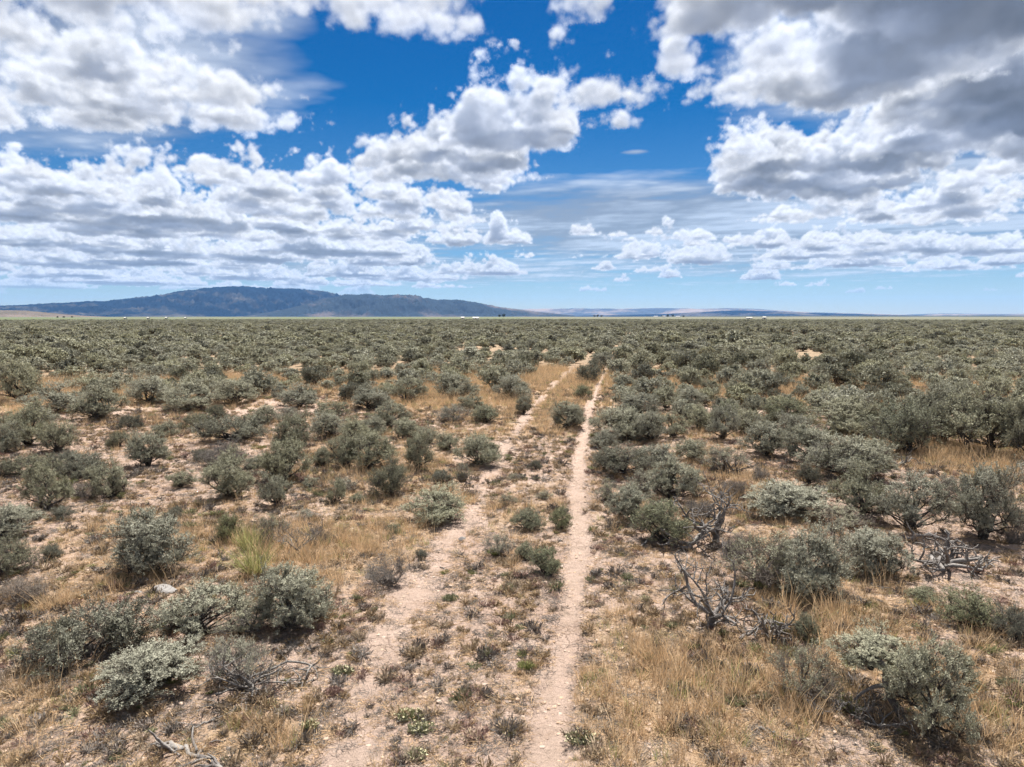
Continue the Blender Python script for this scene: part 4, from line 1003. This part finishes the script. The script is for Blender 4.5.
# ------------------------------------------------------------------ far sheds and trees on the plain
def box(acc, x0, x1, y0, y1, z0, z1):
    acc.add([(x0, y0, z0), (x1, y0, z0), (x1, y1, z0), (x0, y1, z0), (x0, y0, z1), (x1, y0, z1), (x1, y1, z1), (x0, y1, z1)], [[0, 3, 2, 1], [4, 5, 6, 7], [0, 1, 5, 4], [1, 2, 6, 5], [2, 3, 7, 6], [3, 0, 4, 7]])
def shed(px, dist, wpx, h, label, depth=4):
    x = math.tan(math.atan((px - 512) / FPX)) * dist; L = wpx * dist / FPX; e = obj('farm_shed', None, None, (x, dist, gh(x, dist))); hw = L / 2; hd = depth / 2
    a = Acc(); box(a, -hw, hw, -hd, hd, -.3, h)
    a.add([(-hw, -hd, h), (-hw, hd, h), (-hw, 0, h + depth * .2), (-hw, 0, h + depth * .2 - .001), (hw, -hd, h), (hw, hd, h), (hw, 0, h + depth * .2), (hw, 0, h + depth * .2 - .001)], [[0, 2, 3, 1], [4, 5, 7, 6]])
    obj('wall', a.mesh('wall', [M['tin' if dist > 2500 else 'white']]), e)
    a = Acc(); o_ = .25; t = depth * .2
    a.add([(-hw - o_, -hd - o_, h - .05), (hw + o_, -hd - o_, h - .05), (hw + o_, 0, h + t + .1), (-hw - o_, 0, h + t + .1), (-hw - o_, hd + o_, h - .05), (hw + o_, hd + o_, h - .05),
           (-hw - o_, -hd - o_, h + .05), (hw + o_, -hd - o_, h + .05), (hw + o_, 0, h + t + .2), (-hw - o_, 0, h + t + .2), (-hw - o_, hd + o_, h + .05), (hw + o_, hd + o_, h + .05)],
          [[0, 1, 2, 3], [3, 2, 5, 4], [6, 7, 8, 9], [9, 8, 11, 10], [0, 1, 7, 6], [4, 5, 11, 10]]); obj('roof', a.mesh('roof', [M['tin' if h > 2.3 else 'white']]), e)
    a = Acc(); box(a, -.5, .5, -hd - .06, -hd + .02, 0, min(2, h * .9)); obj('door', a.mesh('door', [M['dark']]), e)
    tag(e, label, 'shed', 'white farm sheds on the plain')
shed(476, 640, 6, 1.7, 'long white shed in the scrub before the hills')
shed(463, 660, 3, 1.8, 'little white shed left of the long one')
shed(127, 900, 1.6, 1.5, 'tiny white shed, leftmost on the far left plain'); shed(150, 930, 1.8, 1.5, 'tiny white shed, second from the left on the far plain')
shed(168, 950, 1.8, 1.5, 'tiny white shed, third from the left on the far plain'); shed(187, 1000, 1.5, 1.5, 'tiny white shed, fourth from the left on the far plain')
shed(763, 900, 3.4, 2.3, 'white shed on the plain right of the track end'); shed(748, 1000, 6, 1.6, 'low long pale shed left of the brighter white one')
shed(655, 3000, 4, 2.6, 'pale farm building among trees past the track end, left', 14); shed(663, 3050, 3, 3.2, 'pale farm building among trees past the track end, middle', 14); shed(677, 3100, 4, 2.6, 'pale farm building among trees past the track end, right', 14)
def tree(px, dist, wpx, h, seed, label):
    r = np.random.default_rng(seed); x = (px - 512) / FPX * dist; e = obj('broadleaf_tree', None, None, (x, dist, gh(x, dist) - .1)); w = wpx * dist / FPX / 2
    a = Acc(); a.tube([(0, 0, -.2), (w * .05, 0, h * .2), (0, 0, h * .5)], [w * .10, w * .07, w * .03], 6)
    for k in range(5):
        q = r.uniform(0, 6.28); a.tube([(0, 0, h * .2), (math.cos(q) * w * .35, math.sin(q) * w * .35, h * .45), (math.cos(q) * w * .6, math.sin(q) * w * .6, h * .65)], [w * .05, w * .03, w * .012], 4)
    obj('trunk', a.mesh('trunk', [M['bark']]), e)
    a = Acc(); n = 9; c = np.stack([r.normal(0, w * .45, n), r.normal(0, w * .4, n), r.uniform(h * .35, h * .82, n)], 1)
    k = r.integers(0, n, 1500); P = c[k] + r.normal(0, 1, (1500, 3)) * [w * .22, w * .22, h * .11]; a.leaves(P, unit(r.normal(0, 1, (1500, 3))), w * .16, w * .05, r); obj('crown', a.mesh('crown', [M['pine']]), e)
    tag(e, label, 'tree', 'dark trees far off on the plain')
tree(499.5, 2300, 3.6, 9, 1, 'dark tree before the end of the hill, left of a pair'); tree(503.5, 2320, 4.2, 11, 2, 'dark tree before the end of the hill, right of a pair')
for i, (px, w, h) in enumerate([(594, 2.4, 9), (597, 2.6, 12), (601, 2.6, 9)]): tree(px, 3000, w, h, 5 + i, 'dark tree past the track end, %s of a row of three' % ['left', 'middle', 'right'][i])
for i, (px, w, h) in enumerate([(662, 2.2, 10), (667, 3, 15), (672, 3, 16), (683, 2.4, 10)]): tree(px, 3150, w, h, 9 + i, ['tree left of the middle farm building', 'tall tree right of the middle farm building', 'tallest tree left of the right farm building', 'tree right of the farm buildings'][i])
for i, px in enumerate([60, 66, 74]): tree(px, 1700, 2.2, 4.6, 20 + i, 'small dark tree on the far left plain, %s of three' % ['left', 'middle', 'right'][i])
# ------------------------------------------------------------------ sky
t_ = time.time(); setup(); 
W1, H1 = 1240, 360; AZH, ELT = R(48), R(28)
La, Aa = sky_map(-AZH, AZH, 0, ELT, W1, H1)
W2, H2 = 512, 130
Lb, Ab = sky_map(-math.pi, math.pi, 0, R(88), W2, H2, 50)
print('clouds', time.time() - t_)
def img(name, A_, fl):
    im = bpy.data.images.new(name, A_.shape[1], A_.shape[0], alpha=False, float_buffer=True); im.colorspace_settings.name = 'Non-Color'
    b = np.ones((A_.shape[0], A_.shape[1], 4), np.float32); b[..., :3] = A_; im.pixels.foreach_set(b.ravel()); im.update(); im.pack(); return im
w = bpy.data.worlds.new('World'); scene.world = w; w.use_nodes = True; nt = w.node_tree; N = nt.nodes; Lk = nt.links; N.clear()
SKYS = .10
out = N.new('ShaderNodeOutputWorld'); bg = N.new('ShaderNodeBackground'); bg.inputs['Strength'].default_value = SKYS; Lk.new(bg.outputs[0], out.inputs[0])
sk = N.new('ShaderNodeTexSky'); sk.sky_type = 'NISHITA'; sk.sun_disc = False; sk.sun_elevation = SUN_EL; sk.sun_rotation = SUN_AZ; sk.altitude = 1500; sk.air_density = 1.0; sk.dust_density = .3; sk.ozone_density = 2.5
tc = N.new('ShaderNodeTexCoord'); sx = N.new('ShaderNodeSeparateXYZ'); Lk.new(tc.outputs['Generated'], sx.inputs[0])
def m(op, a, b=None, clamp=False):
    x = N.new('ShaderNodeMath'); x.operation = op; x.use_clamp = clamp
    for i, v in enumerate((a, b)):
        if v is None: continue
        if hasattr(v, 'links'): Lk.new(v, x.inputs[i])
        else: x.inputs[i].default_value = v
    return x.outputs[0]
az = m('ARCTAN2', sx.outputs[0], sx.outputs[1]); el = m('ARCSINE', sx.outputs[2])
def tex(L_, A_, u, v, nm):
    cb = N.new('ShaderNodeCombineXYZ'); Lk.new(u, cb.inputs[0]); Lk.new(v, cb.inputs[1]); r = []
    for k, arr in (('light', L_), ('cover', np.repeat(A_[..., None], 3, 2))):
        t = N.new('ShaderNodeTexImage'); t.image = img(nm + ' ' + k, arr, 1); t.extension = 'EXTEND'; t.interpolation = 'Linear'; Lk.new(cb.outputs[0], t.inputs[0]); r.append(t.outputs[0])
    return r
def uv(val, lo, hi, n):       # texel centres
    return m('ADD', m('MULTIPLY', m('SUBTRACT', val, lo), (1 - 1 / n) / (hi - lo)), .5 / n)
r1 = tex(La, Aa, uv(az, -AZH, AZH, W1), uv(el, 0, ELT, H1), 'clouds ahead'); r2 = tex(Lb, Ab, uv(az, -math.pi, math.pi, W2), uv(el, 0, R(88), H2), 'clouds around')
inw = m('MULTIPLY', m('MULTIPLY', m('SUBTRACT', AZH, m('ABSOLUTE', az)), 1 / R(3), True), m('MULTIPLY', m('SUBTRACT', ELT, el), 1 / R(2), True))
def mixc(f, a, b, bt='MIX'):
    x = N.new('ShaderNodeMix'); x.data_type = 'RGBA'; x.blend_type = bt; x.clamp_result = False
    if hasattr(f, 'links'): Lk.new(f, x.inputs[0])
    else: x.inputs[0].default_value = f
    for s, v in ((6, a), (7, b)):
        if isinstance(v, tuple): x.inputs[s].default_value = (*v, 1)
        else: Lk.new(v, x.inputs[s])
    return x.outputs[2]
light = mixc(inw, r2[0], r1[0]); cover_ = mixc(inw, r2[1], r1[1])
# the deep clear blue of dry high air
rp = N.new('ShaderNodeValToRGB'); cr = rp.color_ramp; cr.elements[0].position = 0; cr.elements[0].color = (.305, .33, .35, 1); cr.elements[1].position = 1; cr.elements[1].color = (.0, .155, .31, 1)
for p, c in SKYTINT: e = cr.elements.new(p); e.color = (*c, 1)
Lk.new(m('MULTIPLY', el, 1 / R(30), True), rp.inputs[0])
blue = mixc(1.0, sk.outputs[0], rp.outputs[0], 'MULTIPLY')
inv = mixc(1.0, (1, 1, 1), cover_, 'SUBTRACT')
sky_ = mixc(1.0, blue, inv, 'MULTIPLY')
vs = N.new('ShaderNodeVectorMath'); vs.operation = 'SCALE'; vs.inputs['Scale'].default_value = CLOUDK / SKYS; Lk.new(light, vs.inputs[0])
fin = mixc(1.0, sky_, vs.outputs[0], 'ADD')
Lk.new(fin, bg.inputs['Color'])
w.cycles.sampling_method = 'MANUAL'; w.cycles.sample_map_resolution = 1024

s = bpy.data.lights.new('Sun', 'SUN'); s.energy = SUNE; s.angle = R(.53); s.color = (1, .965, .90)
so = bpy.data.objects.new('Sun', s); col.objects.link(so)
from mathutils import Vector
sv = Vector((math.sin(SUN_AZ) * math.cos(SUN_EL), math.cos(SUN_AZ) * math.cos(SUN_EL), math.sin(SUN_EL)))
so.rotation_euler = sv.to_track_quat('Z', 'Y').to_euler()

# ------------------------------------------------------------------ the air
a = Acc(); box(a, -19500, 19500, -19500, 19500, -6, 560)
hz = obj('haze', a.mesh('haze', []), None); tag(hz, 'pale blue air over the plain', 'haze', kind='stuff')
mh = bpy.data.materials.new('haze'); mh.use_nodes = True; n_ = mh.node_tree; n_.nodes.remove(n_.nodes['Principled BSDF']); pv = n_.nodes.new('ShaderNodeVolumePrincipled'); pv.inputs['Color'].default_value = (.23, .48, 1.0, 1); pv.inputs['Density'].default_value = HAZED; pv.inputs['Anisotropy'].default_value = .2
n_.links.new(pv.outputs[0], n_.nodes['Material Output'].inputs['Volume']); hz.data.materials.append(mh)

# ------------------------------------------------------------------ camera
cam = bpy.data.cameras.new('Camera'); cam.sensor_width = 36; cam.lens = FPX / 1024 * 36; cam.clip_start = .1; cam.clip_end = 60000
co = bpy.data.objects.new('Camera', cam); col.objects.link(co); co.location = (0, 0, CAMH); co.rotation_euler = (math.pi / 2 - PITCH, 0, 0); scene.camera = co
scene.view_settings.view_transform = 'Standard'; scene.view_settings.look = 'None'; scene.view_settings.gamma = 1; scene.view_settings.exposure = EXPO
scene.cycles.max_bounces = 6; scene.cycles.diffuse_bounces = 2; scene.cycles.transparent_max_bounces = 6; scene.cycles.volume_bounces = 0
scene.cycles.use_denoising = True; scene.cycles.denoiser = 'OPENIMAGEDENOISE'; scene.cycles.denoising_input_passes = 'RGB_ALBEDO_NORMAL'; scene.cycles.denoising_prefilter = 'FAST'
